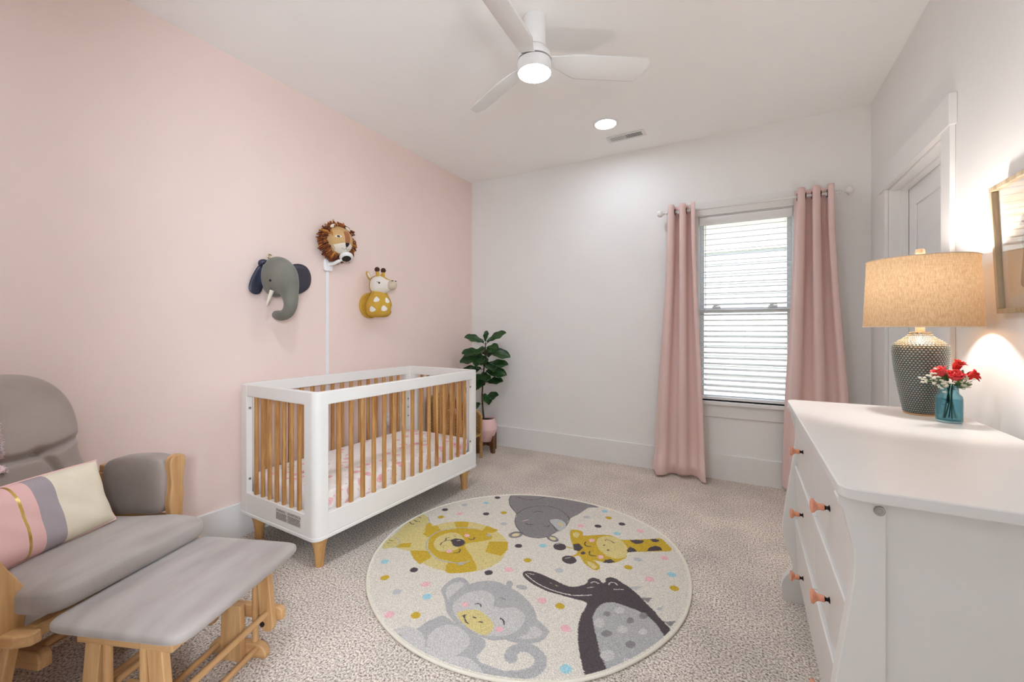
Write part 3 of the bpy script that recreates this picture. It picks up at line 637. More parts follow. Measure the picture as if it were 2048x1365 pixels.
# ------------------------------------------------------------------ round rug
RUG_SHAPES=[('P','l',[(-694,-343),(-737,-282),(-745,-211),(-800,-14),(-792,85),(-722,69),(-684,24),(-654,16),(-577,-39),(-531,-270),(-640,-300)]),('P','y',[(-669,-12),(-666,22),(-622,-16),(-565,-32),(-553,-106),(-615,-162),(-624,-88)]),('P','y',[(-653,-261),(-592,-215),(-557,-254),(-640,-300)]),('S','g',6,[(-722,69),(-674,17),(-681,-29),(-716,-63)]),('S','g',6,[(-719,-219),(-673,-236),(-644,-276),(-648,-310)]),('S','d',6,[(-779,-36),(-751,-50),(-740,-41)]),('S','d',6,[(-774,-3),(-750,-8),(-732,0)]),('S','d',6,[(-780,43),(-760,42)]),('S','d',5,[(-714,-286),(-698,-278)]),('S','d',5,[(-728,-260),(-702,-255)]),('P','l',[(-541,-295),(-604,-209),(-627,-135),(-625,-65),(-615,0),(-581,68),(-501,130),(-395,153),(-287,132),(-195,91),(-124,24),(-94,-49),(-76,-131),(-89,-208),(-132,-277),(-197,-326),(-277,-352),(-358,-355),(-450,-336)]),('P','y',[(-542,95),(-510,124),(-463,140),(-420,58),(-481,36)]),('P','y',[(-341,152),(-252,139),(-262,95),(-333,62)]),('P','y',[(-230,0),(-135,47),(-97,-27),(-96,-100),(-189,-105)]),('P','y',[(-216,-190),(-138,-262),(-164,-301),(-204,-335),(-258,-355),(-300,-277),(-237,-230)]),('P','y',[(-551,-286),(-462,-242),(-408,-282),(-414,-365),(-479,-338)]),('P','y',[(-636,-27),(-608,11),(-534,-38),(-522,-95),(-563,-128),(-611,-112)]),('S','g',7,[(-483,-230),(-523,-186),(-554,-112),(-548,-35),(-504,28),(-443,70),(-369,92)]),('S','g',7,[(-483,-230),(-416,-265),(-350,-284),(-280,-271),(-228,-242),(-212,-196)]),('P','y',[(-513,-181),(-548,-119),(-542,-42),(-498,20),(-436,60),(-366,88),(-301,80),(-253,63),(-234,32),(-248,5),(-281,-33),(-324,-77),(-316,-110),(-261,-153),(-225,-177),(-211,-204),(-235,-233),(-287,-262),(-357,-275),(-426,-253),(-481,-220)]),('P','l',[(-487,-166),(-511,-109),(-500,-51),(-472,-15),(-429,-12),(-388,-32),(-354,-64),(-348,-109),(-338,-159),(-368,-194),(-405,-215),(-447,-201)]),('P','d',[(-425,-92),(-410,-62),(-365,-56),(-336,-83),(-340,-121),(-366,-136),(-391,-123)]),('S','w',4,[(-391,-79),(-377,-66)]),('S','d',7,[(-346,-31),(-328,-33),(-321,-15),(-329,-1)]),('S','d',7,[(-329,-192),(-313,-179),(-314,-157),(-325,-148)]),('S','d',6,[(-444,-162),(-452,-142),(-450,-116),(-454,-100),(-463,-85),(-453,-73)]),('S','d',5,[(-451,-107),(-423,-91)]),('P','p',[(-364,3),(-361,-3),(-360,-9),(-361,-14),(-364,-18),(-369,-21),(-375,-21),(-380,-20),(-386,-17),(-390,-12),(-393,-6),(-394,-1),(-393,5),(-390,9),(-385,12),(-379,12),(-374,11),(-368,7)]),('P','p',[(-348,-183),(-346,-189),(-345,-194),(-346,-199),(-349,-203),(-354,-206),(-360,-207),(-366,-206),(-372,-203),(-376,-199),(-379,-193),(-380,-188),(-379,-183),(-375,-178),(-370,-176),(-365,-175),(-358,-176),(-353,-179)]),('P','g',[(-259,63),(-257,58),(-257,54),(-258,49),(-260,46),(-264,44),(-268,44),(-273,45),(-277,48),(-280,52),(-282,56),(-283,61),(-282,65),(-279,69),(-276,71),(-271,71),(-267,70),(-263,67)]),('P','g',[(-223,-243),(-221,-247),(-221,-253),(-223,-259),(-226,-264),(-231,-269),(-236,-273),(-242,-275),(-246,-274),(-250,-272),(-252,-268),(-252,-262),(-251,-256),(-247,-250),(-243,-245),(-237,-242),(-232,-240),(-227,-240)]),('P','d',[(-441,-40),(-441,-41),(-441,-42),(-441,-43),(-441,-44),(-442,-45),(-443,-45),(-444,-44),(-445,-44),(-446,-43),(-447,-42),(-447,-41),(-447,-40),(-446,-39),(-446,-38),(-444,-38),(-443,-39),(-442,-39)]),('P','d',[(-434,-28),(-433,-29),(-433,-30),(-433,-31),(-434,-32),(-435,-32),(-436,-32),(-437,-32),(-438,-31),(-439,-30),(-439,-29),(-440,-28),(-439,-27),(-439,-26),(-438,-26),(-437,-26),(-436,-26),(-435,-27)]),('P','d',[(-427,-45),(-426,-46),(-426,-47),(-426,-48),(-427,-49),(-428,-49),(-429,-49),(-430,-49),(-431,-48),(-432,-47),(-432,-46),(-433,-45),(-432,-44),(-432,-43),(-431,-43),(-430,-43),(-429,-43),(-428,-44)]),('P','d',[(-421,-163),(-420,-164),(-420,-165),(-420,-166),(-421,-167),(-422,-167),(-423,-167),(-424,-167),(-425,-167),(-425,-166),(-426,-165),(-426,-164),(-426,-163),(-426,-162),(-425,-162),(-424,-162),(-423,-162),(-422,-162)]),('P','d',[(-428,-172),(-427,-173),(-427,-174),(-427,-175),(-428,-175),(-428,-176),(-429,-176),(-430,-176),(-431,-175),(-432,-174),(-433,-173),(-433,-172),(-433,-171),(-432,-171),(-432,-170),(-431,-170),(-430,-170),(-429,-171)]),('P','d',[(-409,-175),(-408,-176),(-408,-177),(-408,-178),(-409,-179),(-409,-179),(-410,-179),(-411,-179),(-412,-179),(-413,-178),(-414,-177),(-414,-176),(-414,-175),(-413,-174),(-413,-174),(-412,-174),(-411,-174),(-410,-175)]),('P','h',[(-439,635),(-411,553),(-354,469),(-260,382),(-229,300),(-191,241),(-132,185),(-76,155),(-8,164),(32,209),(58,289),(74,304),(82,365),(63,474),(90,574),(114,694),(174,732),(86,759),(-8,775),(-146,760),(-292,719),(-376,678)]),('S','k',4,[(-262,384),(-245,489),(-198,551),(-141,582),(-72,584),(-9,550),(60,480),(78,376),(74,304)]),('S','k',4,[(-262,384),(-229,300),(-191,241),(-132,185),(-76,155),(-8,164),(32,209),(58,289)]),('S','k',4,[(-385,628),(-335,612),(-280,625),(-233,668),(-217,721)]),('S','k',5,[(-439,635),(-411,553),(-354,469),(-262,384)]),('S','k',4,[(49,296),(4,348),(-40,390)]),('P','h',[(-105,168),(-100,156),(-100,141),(-104,126),(-111,113),(-122,102),(-134,96),(-146,95),(-157,99),(-166,108),(-171,120),(-172,135),(-168,150),(-161,164),(-150,175),(-138,181),(-125,182),(-114,178)]),('P','c',[(-118,154),(-116,148),(-116,140),(-118,132),(-123,125),(-128,119),(-135,115),(-142,114),(-148,116),(-152,120),(-155,127),(-155,134),(-152,142),(-148,150),(-142,156),(-135,159),(-128,160),(-122,159)]),('P','h',[(106,196),(106,186),(102,178),(94,172),(82,170),(69,171),(55,176),(43,184),(34,193),(29,204),(28,215),(33,223),(41,229),(53,231),(67,230),(81,224),(93,216),(101,206)]),('P','c',[(88,198),(88,193),(86,189),(81,186),(75,185),(68,185),(61,188),(55,192),(50,197),(47,202),(47,207),(50,212),(54,214),(61,215),(68,215),(75,212),(81,208),(86,203)]),('S','k',4,[(-172,120),(-163,156),(-128,177),(-105,169)]),('S','k',4,[(29,202),(81,171),(102,196)]),('P','s',[(-38,398),(-20,431),(18,439),(57,414),(75,387),(80,351),(74,302),(36,327),(-7,361)]),('P','l',[(6,399),(40,400),(60,376),(59,352),(38,377)]),('S','k',5,[(-155,297),(-127,284),(-108,302)]),('S','k',5,[(-36,315),(-19,317),(-12,333)]),('S','k',5,[(-176,455),(-159,482),(-129,489)]),('S','p',7,[(-179,313),(-159,344)]),('S','y',9,[(163,148),(210,156)]),('S','y',12,[(229,73),(249,104)]),('P','y',[(121,336),(131,354),(165,366),(194,352),(203,318),(231,330),(286,369),(340,394),(389,382),(420,376),(471,408),(548,458),(603,494),(643,449),(675,385),(574,319),(478,256),(481,206),(465,160),(436,118),(400,103),(351,97),(341,93),(373,72),(391,38),(378,13),(344,20),(308,46),(276,84),(256,98),(236,75),(237,97),(239,133),(199,173),(181,206),(151,257)]),('P','l',[(144,312),(163,341),(185,323),(188,272),(165,277)]),('P','l',[(313,73),(347,67),(377,46),(367,18),(335,33)]),('P','l',[(296,280),(296,337),(325,374),(367,388),(413,367),(455,314),(472,261),(473,202),(445,169),(405,165),(367,183),(326,222)]),('P','d',[(190,198),(218,218),(253,187),(245,144),(217,139)]),('P','d',[(454,392),(489,417),(527,424),(519,387),(495,366),(469,375)]),('P','d',[(551,456),(573,475),(603,472),(593,444),(571,434)]),('P','d',[(465,277),(473,318),(497,314),(516,288),(474,256)]),('P','d',[(560,316),(566,364),(592,399),(620,392),(633,364)]),('P','d',[(389,99),(392,129),(414,148),(442,133),(417,105)]),('P','d',[(281,141),(282,135),(281,130),(280,125),(277,122),(273,120),(269,119),(265,121),(261,124),(259,129),(258,134),(258,139),(260,144),(263,148),(267,150),(271,150),(275,148),(279,145)]),('P','d',[(169,148),(172,134),(170,122),(164,111),(155,103),(144,99),(132,99),(120,104),(111,113),(104,125),(101,139),(103,152),(108,163),(118,172),(129,176),(142,175),(153,169),(163,160)]),('P','d',[(265,48),(266,35),(263,23),(256,12),(246,5),(233,2),(220,3),(208,9),(198,18),(192,30),(190,43),(193,56),(200,67),(211,74),(224,78),(237,76),(250,70),(259,60)]),('S','w',4,[(110,151),(128,171),(143,172)]),('S','w',4,[(207,42),(226,62)]),('S','d',7,[(244,254),(246,229),(262,214),(285,220)]),('S','d',7,[(296,169),(300,146),(317,131),(337,139)]),('S','d',5,[(335,324),(341,339),(386,319)]),('P','p',[(282,295),(283,288),(282,281),(280,275),(276,270),(272,267),(266,267),(261,269),(257,274),(254,280),(253,287),(253,294),(256,300),(259,305),(264,307),(269,308),(275,305),(279,301)]),('P','p',[(376,149),(377,142),(376,135),(374,129),(370,125),(366,123),(361,122),(357,125),(353,129),(350,134),(349,141),(349,148),(352,154),(355,158),(360,161),(364,161),(369,159),(373,154)]),('P','d',[(349,271),(349,269),(349,266),(348,264),(347,263),(345,262),(343,262),(341,262),(340,264),(339,266),(338,268),(339,271),(340,273),(341,274),(343,275),(345,276),(346,275),(348,273)]),('P','d',[(383,232),(383,230),(383,227),(382,224),(380,223),(378,222),(376,221),(374,222),(372,224),(371,226),(371,228),(371,231),(372,234),(374,235),(376,237),(378,237),(380,236),(382,234)]),('P','h',[(613,-99),(661,-73),(652,-117)]),('P','s',[(687,-145),(715,-103),(708,-150)]),('P','h',[(730,-208),(773,-181),(760,-225)]),('P','s',[(553,-42),(605,-7),(588,-57)]),('P','d',[(80,-192),(75,-166),(93,-150),(135,-144),(216,-156),(270,-169),(312,-172),(341,-156),(365,-127),(373,-101),(371,-76),(387,-53),(413,-53),(436,-72),(447,-61),(441,-32),(458,-9),(489,-11),(522,-30),(553,-44),(592,-73),(636,-115),(679,-154),(714,-193),(741,-218),(763,-244),(770,-257),(730,-362),(676,-457),(609,-564),(554,-623),(531,-603),(498,-549),(458,-463),(435,-394),(424,-327),(420,-247),(363,-246),(286,-251),(228,-253),(162,-239),(107,-216)]),('P','g',[(477,-340),(468,-304),(471,-250),(486,-211),(525,-185),(587,-187),(638,-193),(685,-217),(720,-253),(751,-309),(730,-364),(677,-458),(628,-534),(608,-564),(573,-520),(546,-477),(510,-406)]),('P','h',[(529,-266),(529,-272),(529,-278),(526,-283),(523,-287),(519,-289),(514,-290),(510,-288),(507,-284),(504,-279),(503,-274),(504,-268),(506,-262),(510,-258),(514,-256),(519,-255),(523,-257),(526,-261)]),('P','h',[(624,-259),(625,-265),(624,-272),(621,-278),(617,-283),(612,-285),(607,-286),(603,-284),(599,-279),(597,-274),(596,-267),(597,-260),(600,-254),(604,-249),(609,-246),(614,-246),(618,-248),(622,-253)]),('P','h',[(666,-203),(667,-210),(665,-218),(662,-225),(658,-230),(653,-233),(647,-233),(642,-231),(638,-226),(636,-219),(635,-212),(637,-204),(640,-197),(644,-192),(650,-189),(655,-189),(660,-191),(664,-196)]),('P','h',[(565,-375),(566,-382),(564,-389),(560,-396),(555,-401),(549,-405),(542,-406),(536,-405),(531,-401),(528,-396),(527,-389),(529,-382),(533,-375),(538,-370),(545,-366),(552,-365),(558,-366),(563,-370)]),('P','h',[(658,-388),(658,-396),(657,-403),(653,-410),(648,-415),(643,-418),(637,-419),(632,-417),(627,-413),(625,-407),(624,-399),(626,-392),(629,-385),(634,-380),(640,-377),(646,-376),(651,-378),(655,-382)]),('P','m',[(575,-215),(575,-222),(574,-230),(570,-237),(564,-243),(558,-246),(551,-247),(545,-246),(541,-241),(538,-235),(537,-228),(539,-220),(542,-213),(548,-208),(554,-204),(561,-203),(567,-205),(572,-209)]),('P','m',[(523,-330),(525,-340),(524,-350),(521,-358),(516,-365),(509,-368),(502,-369),(495,-365),(489,-359),(485,-351),(484,-341),(484,-331),(487,-322),(493,-315),(499,-312),(507,-311),(514,-315),(519,-321)]),('P','m',[(614,-322),(615,-330),(613,-338),(610,-346),(604,-351),(598,-355),(591,-356),(585,-354),(580,-349),(577,-343),(576,-335),(578,-327),(582,-319),(587,-313),(594,-310),(600,-309),(607,-311),(611,-316)]),('P','m',[(683,-299),(684,-306),(682,-312),(679,-318),(674,-322),(669,-325),(664,-326),(660,-324),(656,-321),(654,-316),(654,-309),(655,-303),(658,-297),(663,-292),(668,-289),(673,-289),(678,-290),(681,-294)]),('P','m',[(605,-480),(606,-490),(604,-500),(600,-509),(594,-516),(586,-521),(578,-521),(570,-519),(564,-513),(560,-505),(558,-495),(560,-485),(564,-476),(571,-468),(579,-464),(587,-463),(595,-466),(601,-472)]),('P','m',[(668,-474),(669,-479),(667,-485),(663,-490),(659,-495),(653,-498),(648,-499),(643,-498),(639,-495),(637,-491),(637,-486),(638,-480),(642,-474),(647,-470),(652,-467),(658,-466),(663,-467),(666,-469)]),('S','w',5,[(89,-181),(150,-214),(219,-233),(279,-235),(334,-229),(382,-209),(419,-183)]),('S','w',5,[(390,-98),(401,-81),(423,-85)]),('S','w',5,[(466,-71),(469,-51),(487,-44),(501,-54)]),('S','w',4,[(388,-143),(409,-123)]),('S','w',4,[(498,-95),(534,-75)]),('S','w',4,[(97,-171),(126,-166)]),('S','l',4,[(224,-189),(230,-189)]),('S','l',4,[(253,-194),(262,-194)]),('S','g',44,[(215,-761),(285,-755),(325,-735),(368,-701),(386,-659),(377,-626),(351,-605),(314,-598),(288,-608),(271,-636),(272,-662),(283,-673)]),('P','g',[(-118,-720),(-112,-682),(-96,-640),(-76,-611),(-40,-614),(21,-630),(85,-637),(144,-639),(165,-662),(170,-691),(167,-724),(190,-738),(235,-755),(243,-790),(222,-813),(161,-823),(92,-825),(12,-818),(-62,-810),(-186,-780),(-177,-744),(-154,-726)]),('P','m',[(-33,-761),(-53,-722),(-51,-675),(-26,-643),(15,-633),(68,-646),(102,-672),(112,-709),(105,-745),(96,-763),(71,-799),(25,-807),(-9,-794)]),('P','m',[(-185,-777),(-177,-744),(-153,-728),(-110,-723),(-67,-740),(-33,-770),(-9,-803),(-22,-815),(-76,-808)]),('P','m',[(79,-790),(99,-762),(135,-746),(181,-751),(223,-773),(225,-808),(177,-821),(127,-824),(86,-822)]),('P','g',[(-96,-792),(-96,-795),(-97,-797),(-100,-799),(-104,-800),(-108,-800),(-113,-800),(-118,-799),(-121,-797),(-123,-794),(-124,-792),(-123,-790),(-120,-788),(-116,-787),(-111,-786),(-106,-787),(-102,-788),(-98,-790)]),('P','g',[(-49,-804),(-49,-806),(-50,-808),(-53,-810),(-57,-812),(-61,-812),(-66,-812),(-70,-810),(-73,-809),(-75,-806),(-76,-804),(-75,-802),(-72,-800),(-68,-798),(-63,-798),(-59,-798),(-54,-800),(-51,-802)]),('P','g',[(-139,-782),(-139,-784),(-140,-786),(-143,-788),(-147,-790),(-152,-790),(-157,-790),(-161,-788),(-165,-786),(-167,-784),(-168,-781),(-167,-779),(-164,-777),(-160,-776),(-155,-775),(-150,-776),(-145,-777),(-141,-779)]),('P','g',[(-12,-811),(-11,-813),(-13,-815),(-15,-817),(-19,-818),(-24,-819),(-28,-818),(-32,-817),(-36,-815),(-37,-813),(-38,-811),(-37,-808),(-34,-807),(-30,-805),(-25,-805),(-21,-805),(-17,-806),(-14,-808)]),('P','g',[(120,-803),(120,-805),(119,-807),(116,-809),(112,-810),(108,-810),(104,-810),(100,-809),(98,-807),(96,-805),(96,-803),(97,-801),(100,-799),(104,-798),(108,-797),(112,-798),(116,-799),(118,-801)]),('P','g',[(158,-811),(158,-813),(156,-815),(154,-817),(150,-818),(146,-818),(142,-818),(138,-817),(136,-815),(134,-813),(134,-811),(135,-809),(138,-807),(142,-806),(146,-805),(150,-806),(153,-807),(156,-808)]),('P','g',[(195,-810),(195,-812),(194,-814),(191,-816),(187,-817),(184,-817),(180,-817),(176,-816),(173,-814),(172,-812),(172,-810),(173,-808),(176,-806),(179,-805),(183,-805),(187,-805),(191,-806),(194,-808)]),('P','g',[(-185,-483),(-197,-462),(-199,-405),(-186,-364),(-154,-354),(-117,-367),(-95,-392),(-84,-421),(-52,-587),(-83,-574),(-133,-527)]),('P','m',[(-173,-463),(-173,-413),(-147,-384),(-123,-392),(-121,-434),(-124,-497),(-123,-516)]),('P','g',[(261,-449),(301,-454),(340,-476),(350,-491),(345,-534),(324,-564),(299,-583),(264,-597),(216,-600),(236,-543)]),('P','g',[(-89,-572),(-107,-526),(-116,-466),(-109,-399),(-80,-347),(-40,-316),(5,-300),(58,-308),(115,-318),(181,-349),(230,-384),(267,-429),(281,-466),(286,-506),(269,-551),(227,-594),(182,-628),(142,-636),(82,-638),(21,-630),(-37,-607)]),('P','m',[(258,-572),(279,-530),(271,-498),(289,-483),(314,-490),(328,-513),(316,-540),(288,-560)]),('P','g',[(76,-283),(80,-292),(81,-301),(81,-309),(78,-314),(73,-317),(67,-316),(60,-313),(53,-307),(48,-299),(44,-290),(42,-281),(42,-273),(45,-268),(50,-265),(57,-265),(64,-269),(70,-275)]),('P','g',[(148,-277),(148,-283),(146,-289),(140,-294),(133,-298),(124,-300),(115,-300),(107,-298),(100,-294),(96,-289),(96,-283),(98,-277),(104,-272),(111,-268),(120,-266),(130,-266),(138,-268),(144,-272)]),('P','m',[(-68,-554),(-85,-508),(-77,-444),(-43,-402),(-1,-385),(36,-396),(60,-421),(74,-452),(110,-456),(150,-428),(188,-425),(225,-452),(237,-490),(234,-539),(216,-575),(179,-605),(146,-618),(118,-629),(53,-618),(-13,-594)]),('P','l',[(-34,-571),(-19,-545),(7,-522),(42,-512),(83,-524),(121,-542),(142,-563),(148,-592),(142,-618),(116,-625),(61,-619),(7,-599)]),('P','p',[(-22,-501),(-20,-506),(-20,-512),(-21,-517),(-24,-521),(-29,-523),(-35,-524),(-40,-523),(-46,-521),(-50,-516),(-52,-511),(-53,-506),(-51,-501),(-48,-497),(-43,-494),(-37,-493),(-32,-494),(-26,-497)]),('P','p',[(183,-559),(185,-564),(185,-570),(183,-575),(179,-579),(174,-582),(169,-583),(163,-582),(158,-579),(155,-575),(153,-570),(153,-564),(155,-559),(159,-555),(164,-552),(169,-551),(175,-552),(180,-555)]),('S','d',6,[(-4,-569),(9,-576),(29,-593),(43,-599)]),('S','d',5,[(-5,-571),(7,-561)]),('S','d',6,[(41,-557),(54,-556)]),('S','d',6,[(78,-569),(91,-566)]),('S','d',6,[(1,-485),(10,-476),(23,-477),(30,-485)]),('S','d',7,[(141,-509),(160,-516),(172,-533)]),('S','h',6,[(72,-395),(97,-396)])]
RUG_DOTS={'d':[(-702,211),(-502,547),(-432,288),(-64,36),(-407,-415),(-73,-258),(247,469),(366,566)],'s':[(-633,332),(-265,224),(147,554),(538,212),(221,-75),(-355,-585)],'y':[(-658,112),(-342,357),(44,-68),(-484,-531),(271,609),(511,116),(326,-321),(-176,-663),(736,46)],'p':[(-582,208),(-279,-478),(1,-188),(-274,-712),(155,423),(484,528),(654,292),(623,64),(243,-324),(397,-436)],'b':[(-522,430),(-587,-430),(-215,-545),(52,102),(222,692),(371,432),(710,154),(472,-622)]}

RC = {'w':(228,221,209),'y':(206,174,66),'l':(221,205,142),'d':(92,84,86),'h':(146,142,142),'k':(86,82,84),'g':(184,183,181),'m':(208,205,201),'s':(196,198,197),'p':(240,190,196),'b':(168,212,222),'c':(228,214,170)}
OUT = {1:810,10:811,19:814,29:820,40:824,50:809,63:792,77:778,85:768,99:766,112:772,126:780,138:784,152:794,163:803,175:801,191:805,201:800,218:801,232:803,250:807,265:815,279:820,287:826,300:832,311:836,322:824,331:818,346:816}
ks = sorted(OUT); ka = np.array([ks[-1]-360]+ks+[ks[0]+360]); kr = np.array([OUT[ks[-1]]]+[OUT[k] for k in ks]+[OUT[ks[0]]])/1000
def rug_r(t):
    d = np.degrees(t)%360
    return (np.interp((d-6)%360,ka,kr)+np.interp((d+6)%360,ka,kr)+np.interp(d%360,ka,kr))/3
NR, NT = 250, 1500
rr_ = np.linspace(0,1,NR+1)[1:]; tt = np.linspace(0,2*PI,NT,endpoint=False)
R_ = rug_r(tt)-.004
X = (rr_[:,None]*R_[None,:]*np.cos(tt)[None,:]).ravel(); Y = (rr_[:,None]*R_[None,:]*np.sin(tt)[None,:]).ravel()
rng = np.random.default_rng(5)
JX = (X+rng.normal(0,.0011,X.size))*1000; JY = (Y+rng.normal(0,.0011,X.size))*1000
colr = np.tile(np.array(lin(RC['w'])[:3]),(X.size,1))
def inpoly(pts):
    ins = np.zeros(X.size,bool); n = len(pts)
    xs = [p[0] for p in pts]; ys = [p[1] for p in pts]
    box = (JX>min(xs))&(JX<max(xs))&(JY>min(ys))&(JY<max(ys)); idx = np.nonzero(box)[0]
    if idx.size == 0: return ins
    px, py = JX[idx], JY[idx]; r = np.zeros(idx.size,bool)
    for i in range(n):
        (x1,y1),(x2,y2) = pts[i],pts[(i+1)%n]
        if y1 == y2: continue
        c = (y1>py)!=(y2>py)
        r ^= c & (px < (x2-x1)*(py-y1)/(y2-y1)+x1)
    ins[idx] = r; return ins
def smooth_closed(pts):
    if len(pts) < 7: return pts
    P = pts[-1:]+list(pts)+pts[:2]; out = []
    for i in range(1,len(P)-2):
        for k in range(3):
            t = k/3; a,b,c,d = P[i-1],P[i],P[i+1],P[i+2]
            out.append(tuple(.5*(2*b[q]+(c[q]-a[q])*t+(2*a[q]-5*b[q]+4*c[q]-d[q])*t*t+(3*b[q]-a[q]-3*c[q]+d[q])*t**3) for q in (0,1)))
    return out
for s in RUG_SHAPES:
    if s[0] == 'P': msk = inpoly(smooth_closed(s[2]))
    else:
        pts = [p for p in crom([tuple(map(float,p)) for p in s[3]],5)] if len(s[3])>2 else s[3]
        msk = np.zeros(X.size,bool); hw_ = s[2]/2
        for (x1,y1),(x2,y2) in zip(pts,pts[1:]):
            bx = np.nonzero((JX>min(x1,x2)-hw_)&(JX<max(x1,x2)+hw_)&(JY>min(y1,y2)-hw_)&(JY<max(y1,y2)+hw_))[0]
            if bx.size == 0: continue
            dx,dy = x2-x1,y2-y1; L2 = dx*dx+dy*dy+1e-9
            t = np.clip(((JX[bx]-x1)*dx+(JY[bx]-y1)*dy)/L2,0,1)
            msk[bx[np.hypot(JX[bx]-x1-t*dx,JY[bx]-y1-t*dy)<hw_]] = True
    colr[msk] = lin(RC[s[1]])[:3]
for k,ps in RUG_DOTS.items():
    for (x,y) in ps: colr[np.hypot(JX-x,JY-y)<20.5] = lin(RC[k])[:3]
RCX, RCY = -1.018, 2.006
Z = .0105+rng.normal(0,.0006,X.size)*np.repeat(np.clip(rr_*2.5,0,1),NT)**2
edge = np.repeat(rr_,NT)>.985
Z[edge] = .0105
colr[edge] = lin((236,230,216))[:3]
bm_v = np.column_stack([X,Y,Z]).tolist()
cen = len(bm_v); bm_v.append((0,0,.0105))
fs = []
for i in range(NR-1):
    o = i*NT
    for j in range(NT):
        k = (j+1)%NT; fs.append((o+j,o+NT+j,o+NT+k,o+k))
for j in range(NT): fs.append((cen,j,(j+1)%NT))
me = D.meshes.new('round_rug'); me.from_pydata(bm_v,[],fs)
ca_ = me.color_attributes.new('pile','FLOAT_COLOR','POINT')
full = np.ones((len(bm_v),4),np.float32); full[:cen,:3] = colr; full[cen,:3] = lin(RC['w'])[:3]
ca_.data.foreach_set('color', full.ravel())
me.polygons.foreach_set('use_smooth',[True]*len(me.polygons)); me.update()
m, nt, b = new_mat('woven_rug_pile'); N, L = nt.nodes, nt.links
at = N.new('ShaderNodeAttribute'); at.attribute_name = 'pile'
tc = N.new('ShaderNodeTexCoord'); nz = N.new('ShaderNodeTexNoise'); nz.inputs['Scale'].default_value = 330; nz.inputs['Detail'].default_value = 2
L.new(tc.outputs['Object'], nz.inputs['Vector'])
rp = N.new('ShaderNodeValToRGB'); rp.color_ramp.elements[0].position = .3; rp.color_ramp.elements[1].position = .7
rp.color_ramp.elements[0].color = (.62,.62,.62,1); rp.color_ramp.elements[1].color = (1.2,1.2,1.2,1)
L.new(nz.outputs['Fac'], rp.inputs['Fac'])
mx = N.new('ShaderNodeMix'); mx.data_type = 'RGBA'; mx.blend_type = 'MULTIPLY'; mx.inputs[0].default_value = 1
L.new(at.outputs['Color'], mx.inputs[6]); L.new(rp.outputs['Color'], mx.inputs[7]); L.new(mx.outputs[2], b.inputs['Base Color'])
b.inputs['Roughness'].default_value = 1; b.inputs['Specular IOR Level'].default_value = .05
bp = N.new('ShaderNodeBump'); bp.inputs['Strength'].default_value = .3; bp.inputs['Distance'].default_value = .003
L.new(nz.outputs['Fac'], bp.inputs['Height']); L.new(bp.outputs['Normal'], b.inputs['Normal'])
me.materials.append(m)
rug = thing('round_rug','round cream children\'s rug woven with sleepy animals and coloured dots','rug',(RCX,RCY,0))
o = D.objects.new('woven_field', me); COL.objects.link(o); o.parent = rug
M['bind'] = mat('cream_rug_binding',(232,226,210),.9,var=.03,scale=80,bump=.2,bscale=300)
q = MB(); n = 240
q.tube([((rug_r(2*PI*k/n)-.003)*math.cos(2*PI*k/n),(rug_r(2*PI*k/n)-.003)*math.sin(2*PI*k/n),.0072) for k in range(n)],.0066,8,closed=True)
q.build('bound_edge', M['bind'], rug, smooth=180)

# ------------------------------------------------------------------ glider rocking chair
gc = thing('glider_chair','grey cushioned wooden glider chair in the left corner against the pink wall','chair',(-2.030,.492,0),rad(19))
def seat_fn(p):
    k = .86+.14*sstep(.10,.17,p.x+.04)
    q = Vector((p.x, p.y*k, p.z))
    q.z += .05*max(0,q.x+.06)
    if q.z > 0: q.z += .004*math.sin(9*q.x+4*q.y)+.008*(1-min(1,(q.y/.3)**2))*(1-min(1,(q.x/.3)**2))
    return q
MB().sq((.035,.038,.425),(.300,.252,.050),.5,.2,120,30,seat_fn).build('seat_cushion', M['suedelight'], gc, smooth=180)
# back cushion
BT = rad(13)
bdir = Vector((-math.sin(BT),0,math.cos(BT))); bn = Vector((math.cos(BT),0,math.sin(BT)))
B0 = Vector((-.125,0,.455)); BL = .598
def bw(v):
    base = .213-.012*math.exp(-((v-.47)/.09)**2)
    v0 = .62
    if v > v0: base *= max(.0,1-((v-v0)/(1-v0))**2.3)**(1/2.3)
    return base
def bthick(y,v):
    w = max(bw(v),1e-4); u = min(1,abs(y)/w)
    e = (1-u**5)**.5*(1-abs(2*v-1)**9)**.5
    t = .068*e
    ay = abs(y)
    # crease sweeping out from the two buttons
    vc = .50+.055*sstep(.06,.23,ay)-.01*sstep(.0,.06,.06-ay)
    t -= .030*math.exp(-((v-vc)/.020)**2)*e
    if v < .51:
        yc = .062+.05*math.sin(PI*min(1,(.51-v)/.51))
        t -= .026*math.exp(-((ay-yc)/.014)**2)*e*sstep(.51,.45,v)*1.0 if v<.5 else 0
    d2 = ((ay-.058)/.02)**2+((v-.505)/.028)**2
    t -= .02*math.exp(-d2)
    return t
def back_fn(sgn):
    def fn(s,tq):
        v = 1-(1-tq)**1.6 if tq < 1 else 1
        v = min(v,.9995)
        y = (2*s-1); y = math.copysign(abs(y)**.85,y)*bw(v)
        t = bthick(y,v) if sgn > 0 else -.055*(1-min(1,abs(y)/max(bw(v),1e-4))**6)**.5*(1-abs(2*v-1)**10)**.5
        return B0+bdir*(BL*v)+Vector((0,1,0))*y+bn*t
    return fn
q = MB(); q.grid(back_fn(1),90,110); q.grid(back_fn(-1),90,110,flip=True)
q.build('back_cushion', M['suedeback'], gc, smooth=180)
for s in (1,-1):
    v = .505; y = s*.058
    MB().ball(tuple(B0+bdir*(BL*v)+Vector((0,y,0))+bn*(bthick(y,v)+.001)),(.006,.011,.011),12).build('button', M['suedeback'], gc)
